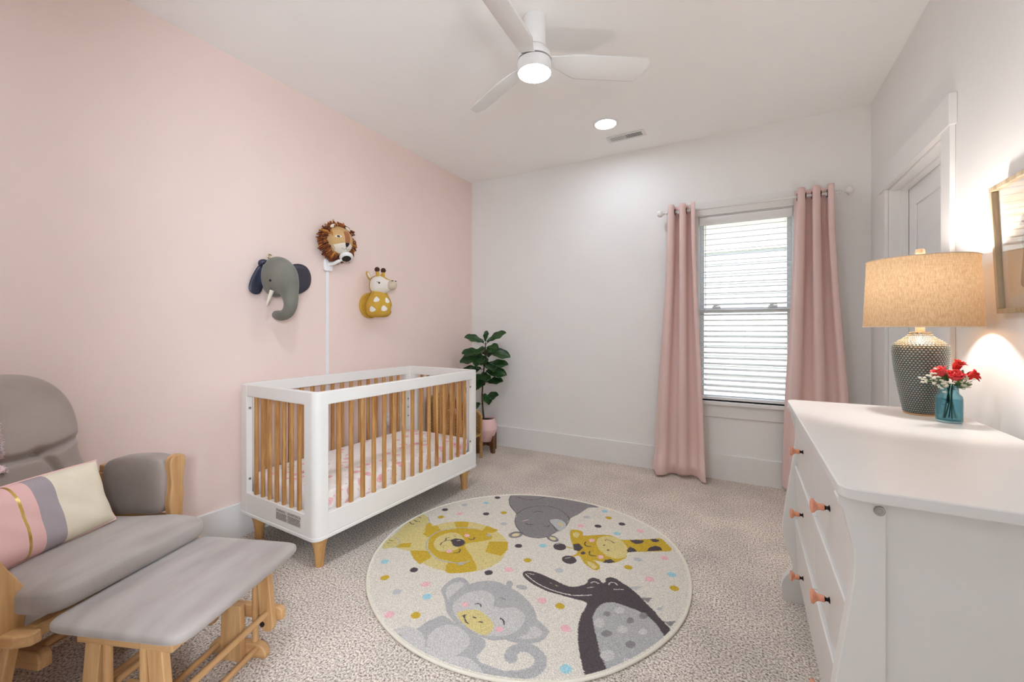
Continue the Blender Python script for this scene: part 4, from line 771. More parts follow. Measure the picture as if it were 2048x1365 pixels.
# wooden back frame
q = MB()
for s in (1,-1):
    q.tube([B0+bdir*(BL*v)+Vector((0,s*.20,0))-bn*.07 for v in (-.2,.2,.5,.8)],.018,8,flat=(1,.8))
q.tube([B0+bdir*(BL*.8)+Vector((0,y,0))-bn*.07 for y in (-.2,-.07,.07,.2)],.02,8)
q.build('back_frame', M['glZ'], gc, smooth=50)
# arms
for s in (1,-1):
    pr = [(.316,.33),(.312,.44),(.306,.50),(.313,.57),(.309,.63),(.308,.66),(.316,.679),(.335,.686),(.356,.684),(.370,.672),(.373,.655),(.366,.62),(.362,.57),(.364,.52),(.360,.46),(.356,.33)]
    if s < 0: pr = [(.296,.33),(.284,.40),(.285,.46),(.300,.50),(.324,.545),(.350,.60),(.366,.64),(.378,.672),(.395,.68),(.412,.674),(.418,.65),(.405,.60),(.385,.54),(.372,.48),(.366,.42),(.366,.33)]
    pr = [tuple(p) for p in crom(pr,3)]
    MB().prism([(s*p[0],p[1]) for p in pr],'x',.098,.128).build('arm_post', M['glZ'], gc, smooth=35, bevel=.004, recalc=True)
    def arm_fn(p):
        q = p.copy(); q.z += -.02*sstep(.05,-.16,p.x); return q
    MB().sq((-.045,s*.333,.566),(.150,.044,.118),.4,.28,64,24,arm_fn).build('arm_pad', M['suede'], gc, smooth=180)
    q = MB().box((-.24,s*.336-.016,.60),(.10,s*.336+.016,.63)); q.box((-.26,s*.336-.02,.34),(-.215,s*.336+.02,.60)); q.box((-.215,s*.336-.016,.40),(.10,s*.336+.016,.44))
    q.build('arm_frame', M['glX'], gc, smooth=0, bevel=.005)
# seat frame
q = MB()
for s in (1,-1): q.prism([(-.29,s*.285),(.20,s*.285),(.25,s*.28),(.285,s*.262),(.285,s*.235),(.25,s*.235),(-.29,s*.24)],'z',.338,.374)
q.box((.225,-.24,.338),(.262,.24,.374)); q.box((-.29,-.24,.338),(-.25,.24,.374))
q.build('seat_frame', M['glX'], gc, smooth=0, bevel=.006, recalc=True)
def rbar(q,x0,x1,y0,y1,z0,z1,r):
    n = 8; pts = []
    pts += [(x0,z0)]; 
    pts += [(x1,z0)]
    pts += [(x1-r+r*math.cos(rad(90*k/n)), z1-r+r*math.sin(rad(90*k/n))) for k in range(n+1)]
    pts += [(x0+r-r*math.sin(rad(90*k/n)), z1-r+r*math.cos(rad(90*k/n))) for k in range(n+1)]
    q.prism(pts,'y',y0,y1)
for s in (1,-1):
    def yy(a,b): return (min(s*a,s*b),max(s*a,s*b))
    q = MB(); rbar(q,-.27,.25,*yy(.20,.235),0,.05,.045); q.build('base_runner', M['glX'], gc, smooth=35, bevel=.004, recalc=True)
    q = MB(); q.prism([(-.075,.05),(.075,.05),(.06,.255),(-.06,.255)],'y',*yy(.20,.235)); q.build('base_upright', M['glZ'], gc, smooth=0, bevel=.004, recalc=True)
    q = MB(); rbar(q,-.21,.21,*yy(.165,.199),.21,.262,.025); q.build('glide_bar', M['glX'], gc, smooth=35, bevel=.004, recalc=True)
    for x in (-.15,.17):
        q = MB(); T = Matrix.Translation((x,s*.2635,.215)) @ Matrix.Rotation(rad(14 if x>0 else -10),4,'Y')
        pts = [(-.03,-.12)]+[(.03*math.cos(rad(-90+180*k/8))*1+.0 if 0 else .03*math.sin(PI*k/8-PI/2),.125+.03*math.cos(PI*k/8-PI/2)) for k in range(9)]+[(.03,-.12)]
        q.prism(pts,'y',-.014,.014,T=T); q.build('swing_arm', M['glZ'], gc, smooth=35, bevel=.004, recalc=True)
    q = MB()
    for x in (-.06,.05): q.tube([(x,s*.265,.10),(x,s*.265,.34)],.012,12)
    q.build('spindle', M['glZ'], gc)
    q = MB().box((-.22,min(s*.25,s*.28),.07),(.20,max(s*.25,s*.28),.105)); q.build('lower_rail', M['glX'], gc, smooth=0, bevel=.006)
for x,z in ((.19,.03),(-.2,.03),(.13,.235),(-.13,.235)):
    MB().tube([(x,-.2,z),(x,.2,z)],.0125,12).build('stretcher', M['glY'], gc)

for ch in gc.children:
    nm = ch.name.split('.')[0]
    if nm.startswith('arm_') and min(v.co.y for v in ch.data.vertices) < 0: ch.location.y += .098 if nm == 'arm_post' else .07; ch.location.x += .085 if nm == 'arm_post' else -.03
    elif nm not in ('back_cushion','button','back_frame','seat_cushion','arm_post','arm_pad','arm_frame'): ch.location.y += .04
# fluffy throw over the back
M['throw'] = mat('fluffy_throw',(240,200,200),.95,c2=(240,228,228),scale=9,stretch=(1,1,1.6),bump=.8,bscale=160,sheen=.5,spec=.1)
rs = random.Random(3)
def throw_pt(s,tq,off=0):
    y = -.215+.168*s
    L = tq*.78                    # length along the drape
    if L < .46:                    # front face, from the lower hem up to the top
        v = .44+L/BL*.74
        v = min(v,.96)
        p = B0+bdir*(BL*v)+Vector((0,y,0))+bn*(max(bthick(y*.9,v),.03)+.012+off)
    else:
        a = (L-.46)/.32
        v = .96-.45*max(0,a-.2)
        p = B0+bdir*(BL*min(v,.97)+.03*math.sin(PI*min(1,a*2.5)))+Vector((0,y,0))+bn*(.07-.16*sstep(0,.35,a))
    return p
q = MB(); q.grid(lambda s,t: throw_pt(s,t,.004*math.sin(40*s)*math.sin(33*t)), 40, 60)
for k in range(2600):
    s,t = rs.random(), rs.random()*.62
    if k < 500: s = 1
    p = throw_pt(s,t); d = Vector((rs.gauss(.8,.4),rs.gauss(.5 if s==1 else 0,.6),rs.gauss(-.4,.5))).normalized()*rs.uniform(.005,.011)
    e = p+d; sd = Vector((0,.0012,0)); ud = Vector((0,0,.0012))
    q.add([p-sd,p+sd,e,p+ud],[(0,1,2),(1,3,2),(3,0,2)])
th = q.build('throw_blanket', M['throw'], smooth=180, solid=.004)
th.parent = None; th.location = gc.location; th.rotation_euler = gc.rotation_euler
tag(th,'fluffy pink and white throw draped over the glider chair back','blanket')

# lumbar pillow with stripes
M['cush_cream'] = mat('pillow_cream_cotton',(238,228,206),.85,var=.015,scale=30,bump=.1,bscale=500,spec=.2)
M['cush_pink'] = mat('pillow_pink_cotton',(240,196,192),.85,var=.015,scale=30,bump=.1,bscale=500,spec=.2)
M['gold'] = mat('gold_foil_band',(206,168,84),.28,metal=.95,c2=(236,208,140),scale=60,stretch=(1,1,.5),bump=.4,bscale=120)
m, nt, b = new_mat('pillow_grey_herringbone'); N, L = nt.nodes, nt.links
tc = N.new('ShaderNodeTexCoord'); sx_ = N.new('ShaderNodeSeparateXYZ'); L.new(tc.outputs['Object'], sx_.inputs[0])
def mth(op,a,bv=None):
    n = N.new('ShaderNodeMath'); n.operation = op
    for i,q in enumerate((a,bv)):
        if q is None: continue
        if isinstance(q,(int,float)): n.inputs[i].default_value = q
        else: L.new(q, n.inputs[i])
    return n.outputs[0]
pp = mth('PINGPONG', sx_.outputs['Y'], .009)
st_ = mth('SINE', mth('MULTIPLY', mth('ADD', sx_.outputs['Z'], pp), 2*PI/.0034))
rp = N.new('ShaderNodeValToRGB'); rp.color_ramp.elements[0].color = lin((140,128,134)); rp.color_ramp.elements[1].color = lin((200,190,194))
L.new(mth('MULTIPLY_ADD', st_, .5), rp.inputs['Fac']); 
for n in N:
    if n.type == 'MATH' and n.operation == 'MULTIPLY_ADD': n.inputs[2].default_value = .5
L.new(rp.outputs['Color'], b.inputs['Base Color']); b.inputs['Roughness'].default_value = .9
M['cush_grey'] = m
PW, PH, PT = .253, .114, .058
def pil(sgn):
    def fn(s,t):
        u, v = 2*s-1, 2*t-1
        y = PW*u*(1-.05*(1-v*v)); z = PH*v*(1-.12*(1-u*u)*.5+.0)
        z = PH*v*(1-.09*(1-abs(u)**3)*1.0+.09)
        z = PH*v*(1-.07*(abs(u)<2)*(1-u*u)*-.6)
        h = PT*((1-u**6)*(1-v**4))**.6
        h += .003*math.sin(14*u+3*v)*math.sin(5*v)*(1-v*v)
        return (sgn*h, y, z)
    return fn
def pmat(s,t):
    y = PW*(2*s-1)
    if y > .084: return 0
    if y > .030: return 1
    if y > -.008: return 2
    if y > -.016: return 3
    if y > -.20: return 2
    return 0
q = MB(); q.grid(pil(1),126,60,mfn=pmat); q.grid(pil(-1),126,60,mfn=pmat,flip=True)
pc = q.build('lumbar_pillow',[M['cush_cream'],M['cush_grey'],M['cush_pink'],M['gold']],smooth=180)
tag(pc,'long lumbar pillow striped cream, grey, pink and gold on the glider seat','pillow')
lp = []
for k in range(160):
    t = k/160*4
    if t < 1: s,tv = t,0
    elif t < 2: s,tv = 1,t-1
    elif t < 3: s,tv = 3-t,1
    else: s,tv = 0,4-t
    lp.append(pil(1)(s,tv))
MB().tube(lp,.0035,6,closed=True).build('piping', M['cush_pink'], pc)
lc = Matrix.Rotation(rad(19),4,'Z')
pl = lc @ Vector((.014,-.092,.594))
pc.location = (gc.location.x+pl.x, gc.location.y+pl.y, pl.z)
pc.rotation_euler = (rad(2),rad(-20),rad(19))

# ------------------------------------------------------------------ ottoman
ot = thing('glider_ottoman','grey padded wooden glider ottoman in front of the glider chair','ottoman',(-1.557,.699,0),rad(21))
def ott_fn(p):
    q = p.copy()
    if q.z > 0: q.z += .006*(1-min(1,(q.y/.25)**2))*(1-min(1,(q.x/.2)**2))
    return q
MB().sq((-.004,0,.386),(.213,.250,.028),.6,.16,120,26,ott_fn).build('pad', M['suedelight'], ot, smooth=180)
q = MB().box((-.15,-.215,.330),(.15,-.185,.356)); q.box((-.15,.185,.330),(.15,.215,.356)); q.box((-.15,-.185,.330),(-.12,.185,.356)); q.box((.12,-.185,.330),(.15,.185,.356))
q.build('pad_frame', M['glX'], ot, smooth=0, bevel=.004)
for s in (1,-1):
    def yy(a,b): return (min(s*a,s*b),max(s*a,s*b))
    q = MB(); rbar(q,-.12,.11,*yy(.185,.213),0,.05,.04); q.build('base_runner', M['glX'], ot, smooth=35, bevel=.004, recalc=True)
    q = MB(); q.prism([(-.05,.0),(.035,.0),(.03,.20),(-.045,.20)],'y',*yy(.16,.184)); q.build('base_upright', M['glZ'], ot, smooth=0, bevel=.003, recalc=True)
    q = MB(); rbar(q,-.155,.155,*yy(.214,.238),.125,.172,.022); q.build('glide_bar', M['glX'], ot, smooth=35, bevel=.004, recalc=True)
    for x in (-.115,.105):
        q = MB(); T = Matrix.Translation((x,s*.200,.2)) @ Matrix.Rotation(rad(-6 if x>0 else 6),4,'Y')
        n = 8; pts = [(.024,.136),(-.024,.136)]+[(-.024*math.cos(PI*k/n),-.08-.024*math.sin(PI*k/n)) for k in range(n+1)]
        q.prism(pts,'y',-.012,.012,T=T)
        sw = q.build('swing_arm', M['glZ'], ot, smooth=35, bevel=.003, recalc=True)
        Tb = Matrix.Rotation(PI/2,4,'X')
        MB().lathe([(.001,-.002),(.009,-.002),(.009,.002),(.001,.002)],14,T=Tb).build('bolt', M['bronze'], ot, loc=(x-.008,s*.1865,.125))
    for x in (-.06,.055):
        MB().tube([(x,s*.205,.05),(x,s*.205,.350)],.011,12).build('spindle', M['glZ'], ot)
for x,z in ((.112,.165),(.075,.035),(-.115,.165),(-.08,.035)):
    MB().tube([(x,-.19,z),(x,.19,z)],.0105,12).build('stretcher', M['glY'], ot)

# ------------------------------------------------------------------ dresser
dz = thing('dresser','white six-drawer dresser with curved sides and peach knobs on the right wall','dresser',(.45,1.665,0))
def DL(x,y,z): return (x-.45,y-1.665,z)
b = MB(); y0,y1 = 1.066,2.268; r = .03; n = 8
top = [(.70,y1),(.70,y0)]+[(.168+r-r*math.sin(rad(90*k/n)), y0+r-r*math.cos(rad(90*k/n))) for k in range(n+1)]+[(.168+r-r*math.cos(rad(90*k/n)), y1-r+r*math.sin(rad(90*k/n))) for k in range(n+1)]
b.prism([(x-.45,y-1.665) for x,y in top],'z',.856,.88); b.build('top', M['dress'], dz, smooth=30, bevel=.003, recalc=True)
lp_ = [(.168,.856),(.167,.848),(.171,.836),(.178,.826),(.186,.79),(.1935,.757),(.1955,.725),(.191,.665),(.178,.57),(.160,.44),(.150,.35),(.148,.31),(.155,.255),(.172,.205),(.184,.165),(.178,.135),(.160,.112),(.147,.085),(.143,.055),(.146,.02),(.150,0)]
lp_ = crom(lp_,3)
prof = [(p[0]-.45,p[1]) for p in lp_]+[(.245-.45,0),(.245-.45,.856)]
for (ya,yb) in ((1.085,1.122),(2.212,2.249)):
    MB().prism(prof,'y',ya-1.665,yb-1.665).build('curved_leg_panel', M['dress'], dz, smooth=30, bevel=.0035, recalc=True)
b = MB()
b.box(DL(.245,1.093,.06),DL(.69,1.115,.856)); b.box(DL(.245,2.219,.06),DL(.69,2.241,.856)); b.box(DL(.68,1.115,.06),DL(.69,2.219,.856))
b.box(DL(.245,1.115,.10),DL(.68,2.219,.12)); b.box(DL(.66,1.093,0),DL(.69,1.13,.06)); b.box(DL(.66,2.204,0),DL(.69,2.241,.06))
b.build('carcass', M['dress'], dz, smooth=0, bevel=.0015)
MB().box(DL(.212,1.123,.12),DL(.240,2.211,.855)).build('front_frame', M['dress'], dz, smooth=0)
M['peach'] = mat('peach_ceramic_knob',(226,150,118),.25,var=.1,scale=90,coat=.5)
M['stem'] = mat('dark_bronze_stem',(34,28,25),.4,metal=.6)
rows = [(.6095,.852),(.3765,.6025),(.143,.3695)]
cols = [(1.124,1.6415),(1.6465,2.2105)]
kp = [(.0,.0),(.0075,.0),(.0085,.002),(.0045,.006),(.0045,.010),(.0078,.0135)]
for ci,(ya,yb) in enumerate(cols):
    for ri,(za,zb) in enumerate(rows):
        q = MB().prism([(p[0]-.45,p[1]) for p in ((.2115,za),(.2005,za),(.1915,zb-.004),(.1925,zb),(.2115,zb))],'y',ya-1.665,yb-1.665)
        dw_ = q.build('drawer', M['dress'], dz, smooth=0, bevel=.002, recalc=True)
        yk = ((1.375 if ci==0 else 1.95)); zk = (za+zb)/2-(.004 if ri<2 else .012)
        T = Matrix.Rotation(-PI/2,4,'Y')
        kn = MB().lathe([(.0005,.013),(.0082,.013),(.0088,.016),(.0084,.022),(.0092,.027),(.0125,.0315),(.0172,.035),(.0188,.0375),(.0188,.040),(.0165,.0425),(.009,.044),(.0005,.0445)],24,T=T).build('knob', M['peach'], dw_, loc=DL(.197,yk,zk))
        kn.parent = dw_
        MB().lathe([(.0005,0),(.0085,0),(.0085,.0015),(.0045,.005),(.0045,.009),(.0075,.0125),(.0005,.013)],16,T=T).build('knob_stem', M['stem'], dw_, loc=DL(.197,yk,zk))
T = Matrix.Rotation(PI/2,4,'X')
q = MB().lathe([(.0005,.0),(.0095,.0),(.0095,.0015),(.008,.003),(.0055,.0028),(.0045,.0018),(.0005,.0018)],24,T=T); q.build('bolt', M['steel'], dz, loc=DL(.234,1.085,.838))
# ------------------------------------------------------------------ table lamp
LX, LY = .574, 2.118
lampt = thing('table_lamp','textured blue-green ceramic table lamp with a glowing linen drum shade','lamp',(LX,LY,.88))
prof = crom([(.047,.006),(.051,.03),(.060,.08),(.068,.13),(.0745,.18),(.0785,.22),(.0795,.24),(.0765,.256),(.066,.268),(.050,.28),(.036,.291),(.031,.300),(.030,.306)],10)
NA = 368; q = MB(); rs = []; hs = []
arc = [0]
for a,b_ in zip(prof,prof[1:]): arc.append(arc[-1]+math.hypot(b_[0]-a[0],b_[1]-a[1]))
rows_n = 40; fine = []
tot = arc[-1]; M_ = 230
def at(sv):
    for i in range(len(arc)-1):
        if arc[i+1] >= sv:
            t = (sv-arc[i])/(arc[i+1]-arc[i]+1e-9); a,b_ = prof[i],prof[i+1]
            return a[0]+(b_[0]-a[0])*t, a[1]+(b_[1]-a[1])*t
    return prof[-1]
cols_n = 46
for i in range(M_+1):
    r_,z_ = at(tot*i/M_*.9999); ring = []; fr = i/M_*rows_n; row = math.floor(fr)
    for k in range(NA):
        th_ = 2*PI*k/NA
        ph_ = th_*cols_n/(2*PI)+.5*(row%2)
        dx = (ph_-math.floor(ph_))-.5; dy = (fr-row)-.5
        h_ = max(0,1-(dx*dx+dy*dy)*4.8)**.75
        edge_ = 1 if 2 < i < M_-2 else 0
        hs.append(h_*edge_)
        rr2 = r_+.0024*h_*edge_
        ring.append((rr2*math.cos(th_),rr2*math.sin(th_),z_))
    rs.append(ring)
q.rings(rs); 
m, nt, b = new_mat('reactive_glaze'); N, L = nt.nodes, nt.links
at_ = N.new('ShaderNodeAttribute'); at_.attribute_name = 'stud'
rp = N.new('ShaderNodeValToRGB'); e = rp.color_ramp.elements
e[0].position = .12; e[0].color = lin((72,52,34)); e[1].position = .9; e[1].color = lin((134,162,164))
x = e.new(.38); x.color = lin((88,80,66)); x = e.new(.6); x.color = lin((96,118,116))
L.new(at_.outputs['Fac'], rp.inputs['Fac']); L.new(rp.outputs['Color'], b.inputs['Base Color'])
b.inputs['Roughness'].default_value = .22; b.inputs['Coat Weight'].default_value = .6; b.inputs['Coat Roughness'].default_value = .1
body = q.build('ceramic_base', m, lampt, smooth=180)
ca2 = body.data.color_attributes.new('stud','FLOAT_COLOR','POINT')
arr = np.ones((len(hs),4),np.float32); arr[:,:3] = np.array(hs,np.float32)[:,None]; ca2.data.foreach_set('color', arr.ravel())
M['clay'] = mat('bare_clay_foot',(196,160,112),.7,var=.06)
MB().lathe([(.0005,0),(.0455,0),(.0475,.003),(.047,.0065),(.0005,.0065)],48,cap=False).build('foot_ring', M['clay'], lampt)
M['neck'] = mat('pale_wood_neck',(206,184,160),.5,c2=(222,204,184),scale=30,stretch=(1,1,.1))
MB().lathe([(.014,.305),(.0135,.309),(.0135,.365),(.012,.37)],20).build('neck', M['neck'], lampt)
MB().lathe([(.012,.371),(.016,.375),(.016,.45),(.011,.455)],20).build('bulb_socket', M['brass'], lampt)
M['bulb'] = emitter('warm_bulb_glass', BULBC, BULB_E)
MB().lathe([(.0125,.4555),(.016,.47),(.027,.49),(.03,.507),(.024,.525),(.0005,.533)],24,cap=False).build('bulb', M['bulb'], lampt, smooth=180)
q = MB()
for s in (1,-1): q.tube([(s*.014,0,.38),(s*.045,0,.42),(s*.05,0,.49),(s*.02,0,.555),(0,0,.568)],.0018,6)
for k in range(3):
    a = 2*PI*k/3+.3; q.tube([(0,0,.568),(.155*math.cos(a),.155*math.sin(a),.575)],.0016,6)
q.build('harp', M['brass'], lampt)
MB().lathe([(.004,.566),(.006,.570),(.006,.585),(.013,.588),(.0145,.598),(.0135,.612),(.011,.616),(.0005,.617)],20).build('finial', M['neck'], lampt)
# shade
m, nt, b = new_mat('linen_shade'); N, L = nt.nodes, nt.links
tc = N.new('ShaderNodeTexCoord')
mp = N.new('ShaderNodeMapping'); mp.inputs['Scale'].default_value = (120,120,20); L.new(tc.outputs['Object'], mp.inputs['Vector'])
n1 = N.new('ShaderNodeTexNoise'); n1.inputs['Scale'].default_value = 3.2; n1.inputs['Detail'].default_value = 5; L.new(mp.outputs[0], n1.inputs['Vector'])
mp2 = N.new('ShaderNodeMapping'); mp2.inputs['Scale'].default_value = (16,16,260); L.new(tc.outputs['Object'], mp2.inputs['Vector'])
n2 = N.new('ShaderNodeTexNoise'); n2.inputs['Scale'].default_value = 3; n2.inputs['Detail'].default_value = 4; L.new(mp2.outputs[0], n2.inputs['Vector'])
ad = N.new('ShaderNodeMath'); ad.operation = 'MULTIPLY_ADD'; ad.inputs[1].default_value = .55; L.new(n2.outputs['Fac'], ad.inputs[0]); L.new(n1.outputs['Fac'], ad.inputs[2])
rp = N.new('ShaderNodeValToRGB'); rp.color_ramp.elements[0].position = .55; rp.color_ramp.elements[1].position = .95
rp.color_ramp.elements[0].color = lin((186,152,114)); rp.color_ramp.elements[1].color = lin((216,186,148))
L.new(ad.outputs[0], rp.inputs['Fac'])
df = N.new('ShaderNodeBsdfDiffuse'); tl_ = N.new('ShaderNodeBsdfTranslucent'); L.new(rp.outputs[0], df.inputs['Color']); L.new(rp.outputs[0], tl_.inputs['Color'])
mx = N.new('ShaderNodeMixShader'); mx.inputs[0].default_value = SHADE_T; L.new(df.outputs[0], mx.inputs[1]); L.new(tl_.outputs[0], mx.inputs[2])
L.new(mx.outputs[0], N['Material Output'].inputs['Surface'])
q = MB(); n = 96; rs = []
for r_,z_ in ((.1655,.326),(.1635,.36),(.160,.45),(.156,.54),(.155,.576)): rs.append([(r_*math.cos(2*PI*k/n),r_*math.sin(2*PI*k/n),z_) for k in range(n)])
q.rings(rs,cap=False); sh = q.build('lamp_shade', m, lampt, smooth=180)
M['trimtape'] = mat('shade_edge_tape',(222,206,184),.8,var=.03)
q = MB()
for r_,z_ in ((.1656,.3255),(.1551,.5765)): q.tube([(r_*math.cos(2*PI*k/n),r_*math.sin(2*PI*k/n),z_) for k in range(n)],.0016,6,closed=True)
q.build('shade_edging', M['trimtape'], lampt)

# ------------------------------------------------------------------ blue glass vase with flowers
VX, VY = .612, 1.985
vt = thing('glass_vase','small blue glass bottle vase of water beside the table lamp','vase',(VX,VY,.88))
m, nt, b = new_mat('blue_glass'); N, L = nt.nodes, nt.links
g1 = N.new('ShaderNodeBsdfGlass'); g1.inputs['Color'].default_value = lin((222,240,245)); g1.inputs['Roughness'].default_value = .02; g1.inputs['IOR'].default_value = 1.2
t1 = N.new('ShaderNodeBsdfTransparent'); t1.inputs['Color'].default_value = lin((218,238,243))
mx = N.new('ShaderNodeMixShader'); mx.inputs[0].default_value = .5
L.new(g1.outputs[0], mx.inputs[1]); L.new(t1.outputs[0], mx.inputs[2]); L.new(mx.outputs[0], N['Material Output'].inputs['Surface'])
gp = [(.0005,.001),(.030,.001),(.0335,.004),(.0340,.010),(.0340,.080),(.0320,.090),(.0255,.097),(.0235,.103),(.0235,.122),(.0255,.125),(.0235,.1265),(.0215,.124),(.0215,.103),(.0235,.096),(.0300,.088),(.0318,.079),(.0318,.012),(.0290,.007),(.0005,.007)]
MB().lathe(gp,48,cap=False).build('glass', m, vt, smooth=50)
m, nt, b = new_mat('vase_water'); N, L = nt.nodes, nt.links
t1 = N.new('ShaderNodeBsdfTransparent'); t1.inputs['Color'].default_value = lin((224,240,244))
g1 = N.new('ShaderNodeBsdfGlossy'); g1.inputs['Roughness'].default_value = .02
mx = N.new('ShaderNodeMixShader'); mx.inputs[0].default_value = .05; L.new(t1.outputs[0], mx.inputs[1]); L.new(g1.outputs[0], mx.inputs[2]); L.new(mx.outputs[0], N['Material Output'].inputs['Surface'])
MB().lathe([(.0005,.0075),(.0285,.0075),(.0313,.0125),(.0313,.0765),(.0005,.0765)],40,cap=False).build('water', m, vt, smooth=50)
M['stemg'] = mat('flower_stem_green',(84,120,60),.5,c2=(60,92,44),scale=30)
M['stemd'] = mat('dark_stem_green',(44,62,40),.5,var=.15,scale=30)
M['leafg'] = mat('glossy_leaf_green',(36,84,32),.35,c2=(60,110,44),scale=40)
M['rose'] = mat('coral_rose_petal',(216,62,66),.6,c2=(232,92,92),scale=25,spec=.2)
M['alst'] = mat('red_alstroemeria_petal',(190,36,34),.55,c2=(214,58,48),scale=40,stretch=(1,1,.3),spec=.2)
M['babyb'] = mat('babys_breath_white',(240,236,224),.8,c2=(226,222,200),scale=200)
vb = Vector((VX,VY,.88))
# vectors: right in the photo is roughly (+.88,+.48), towards the viewer (-.26,-.96)
RV = Vector((.8763,.4818,0)); FV = Vector((-.4818,.8763,0))
def VP(r,f,z): return vb+RV*r+FV*f+Vector((0,0,z))
def petal(q, base, dirv, nrm, ln, wd, cup, mi=0, nu=6, nv=8, tipw=.25, curl=0):
    d = dirv.normalized(); n_ = (nrm-d*nrm.dot(d)).normalized(); s = d.cross(n_)
    def fn(u,v):
        w = wd*(math.sin(PI*min(1,.12+.78*v))**.8)*(1-.25*v); a = (u-.5)*2
        return base+d*(ln*v-ln*.1*a*a*v)+s*(w*a)+n_*(cup*(a*a)*ln*.5+cup*ln*.6*v*v-curl*ln*max(0,v-.7)**2*6)
    q.grid(fn,nu,nv)
def stem(q, pts, r): q.tube(crom([tuple(p) for p in pts],5),r,8)
def rose(label, top, ax, bend):
    t = thing('rose', label, 'flower', tuple(vb), 0, 'coral roses in the blue vase')
    q = MB(); stem(q,[VP(*bend[0])-vb,VP(*bend[1])-vb,VP(*bend[2])-vb,VP(*top)-vb-ax*.012],.0022); q.build('stem', M['stemg'], t)
    q = MB(); c = VP(*top)-vb; ax = ax.normalized(); e1 = ax.orthogonal().normalized(); e2 = ax.cross(e1); rr3 = random.Random(len(label))
    for lay,(nn,tilt,ln,wd) in enumerate(((3,3,.024,.010),(4,7,.027,.013),(5,12,.029,.016),(5,20,.030,.018),(5,33,.029,.019))):
        for k in range(nn):
            a = 2*PI*k/nn+lay*.7+rr3.uniform(-.15,.15); o_ = e1*math.cos(a)+e2*math.sin(a)
            d = ax*math.cos(rad(tilt))+o_*math.sin(rad(tilt))
            petal(q, c-ax*.010+o_*(.001+.0022*lay), d, -o_+ax*.1, ln, wd, .5-.05*lay, curl=.35*(lay>2))
    q.build('bloom', M['rose'], t, smooth=180, solid=.0006)
    q = MB()
    for k in range(5):
        a = 2*PI*k/5; o_ = e1*math.cos(a)+e2*math.sin(a); petal(q,c-ax*.013,o_*.8+ax*.3,ax,.012,.003,.2)
    q.build('sepals', M['leafg'], t, smooth=180, solid=.0005)
rose('coral rose facing forward at the front of the blue vase', (-.002,-.022,.157), Vector((.0,-.55,.75)), ((.004,-.006,.012),(.004,-.004,.06),(.002,-.006,.11)))
rose('coral rose tilted left behind the front rose in the vase', (-.030,.0,.168), Vector((-.55,-.1,.75)), ((-.012,.002,.014),(.0,.0,.07),(-.006,.0,.12)))
def alst(label, top, ax, bend, n_fl=2):
    t = thing('alstroemeria', label, 'flower', tuple(vb), 0, 'red alstroemeria in the blue vase')
    q = MB(); stem(q,[VP(*bend[0])-vb,VP(*bend[1])-vb,VP(*bend[2])-vb,VP(*top)-vb],.0018); q.build('stem', M['stemd'], t)
    q = MB(); rr3 = random.Random(len(label)); s_ = MB()
    for fl in range(n_fl):
        axf = (ax.normalized()+Vector((rr3.uniform(-.35,.35),rr3.uniform(-.35,.35),rr3.uniform(-.2,.3)))*(.9 if fl else .2)).normalized()
        c = VP(*top)-vb; e1 = axf.orthogonal().normalized(); e2 = axf.cross(e1)
        for k in range(6):
            a = 2*PI*k/6+.3*fl; o_ = e1*math.cos(a)+e2*math.sin(a); tilt = 24 if k%2 else 15
            petal(q, c+o_*.002, axf*math.cos(rad(tilt))+o_*math.sin(rad(tilt)), -o_, .037, .0125 if k%2 else .0100, .35, curl=.5)
        for k in range(4):
            a = 2*PI*k/4; o_ = e1*math.cos(a)+e2*math.sin(a); s_.tube([c,c+axf*.014+o_*.002,c+axf*.026+o_*.006],.0006,5)
    q.build('petals', M['alst'], t, smooth=180, solid=.0006); s_.build('stamens', M['stemd'], t)
alst('red alstroemeria bloom standing highest in the blue vase', (.022,.004,.178), Vector((.35,-.45,.85)), ((.004,.004,.014),(.006,.0,.07),(.010,.0,.12)), 3)
alst('red alstroemeria bloom reaching out furthest right of the vase', (.050,-.004,.152), Vector((.85,.1,.25)), ((.018,-.004,.014),(.006,-.004,.075),(.012,-.004,.12)), 3)
def baby(label, top, spread, n_, bend, seed):
    t = thing('babys_breath', label, 'flower', tuple(vb), 0, "baby's breath sprigs in the blue vase")
    q = MB(); s_ = MB(); rr3 = random.Random(seed); b0 = VP(*bend)-vb
    stem(s_,[b0,VP(*[(bend[i]+top[i])/2 for i in range(3)])-vb,VP(*top)-vb],.0007)
    for k in range(n_):
        p = VP(top[0]+rr3.gauss(0,spread[0]),top[1]+rr3.gauss(0,spread[1]),top[2]+rr3.gauss(0,spread[2]))-vb
        s_.tube([VP(*top)-vb-Vector((0,0,.012)),p],.00035,4)
        for j in range(5):
            a = 2*PI*j/5; q.ball(tuple(p+Vector((.0022*math.cos(a),.0022*math.sin(a),.001*(j%2)))),(.0030,.0030,.0025),8)
        q.ball(tuple(p+Vector((0,0,.001))),.0029,8)
    q.build('florets', M['babyb'], t, smooth=180); s_.build('sprig_stems', M['stemg'], t)
baby("baby's breath sprig spilling left over the lamp base", (-.058,-.006,.150), (.017,.012,.013), 30, (-.016,.0,.116), 1)
baby("baby's breath sprig low between the front rose and the lamp", (-.034,-.024,.138), (.010,.008,.009), 18, (-.012,-.006,.116), 2)
baby("baby's breath sprig on the right under the red blooms", (.036,-.018,.140), (.010,.008,.012), 22, (.014,-.004,.116), 3)
q = MB()
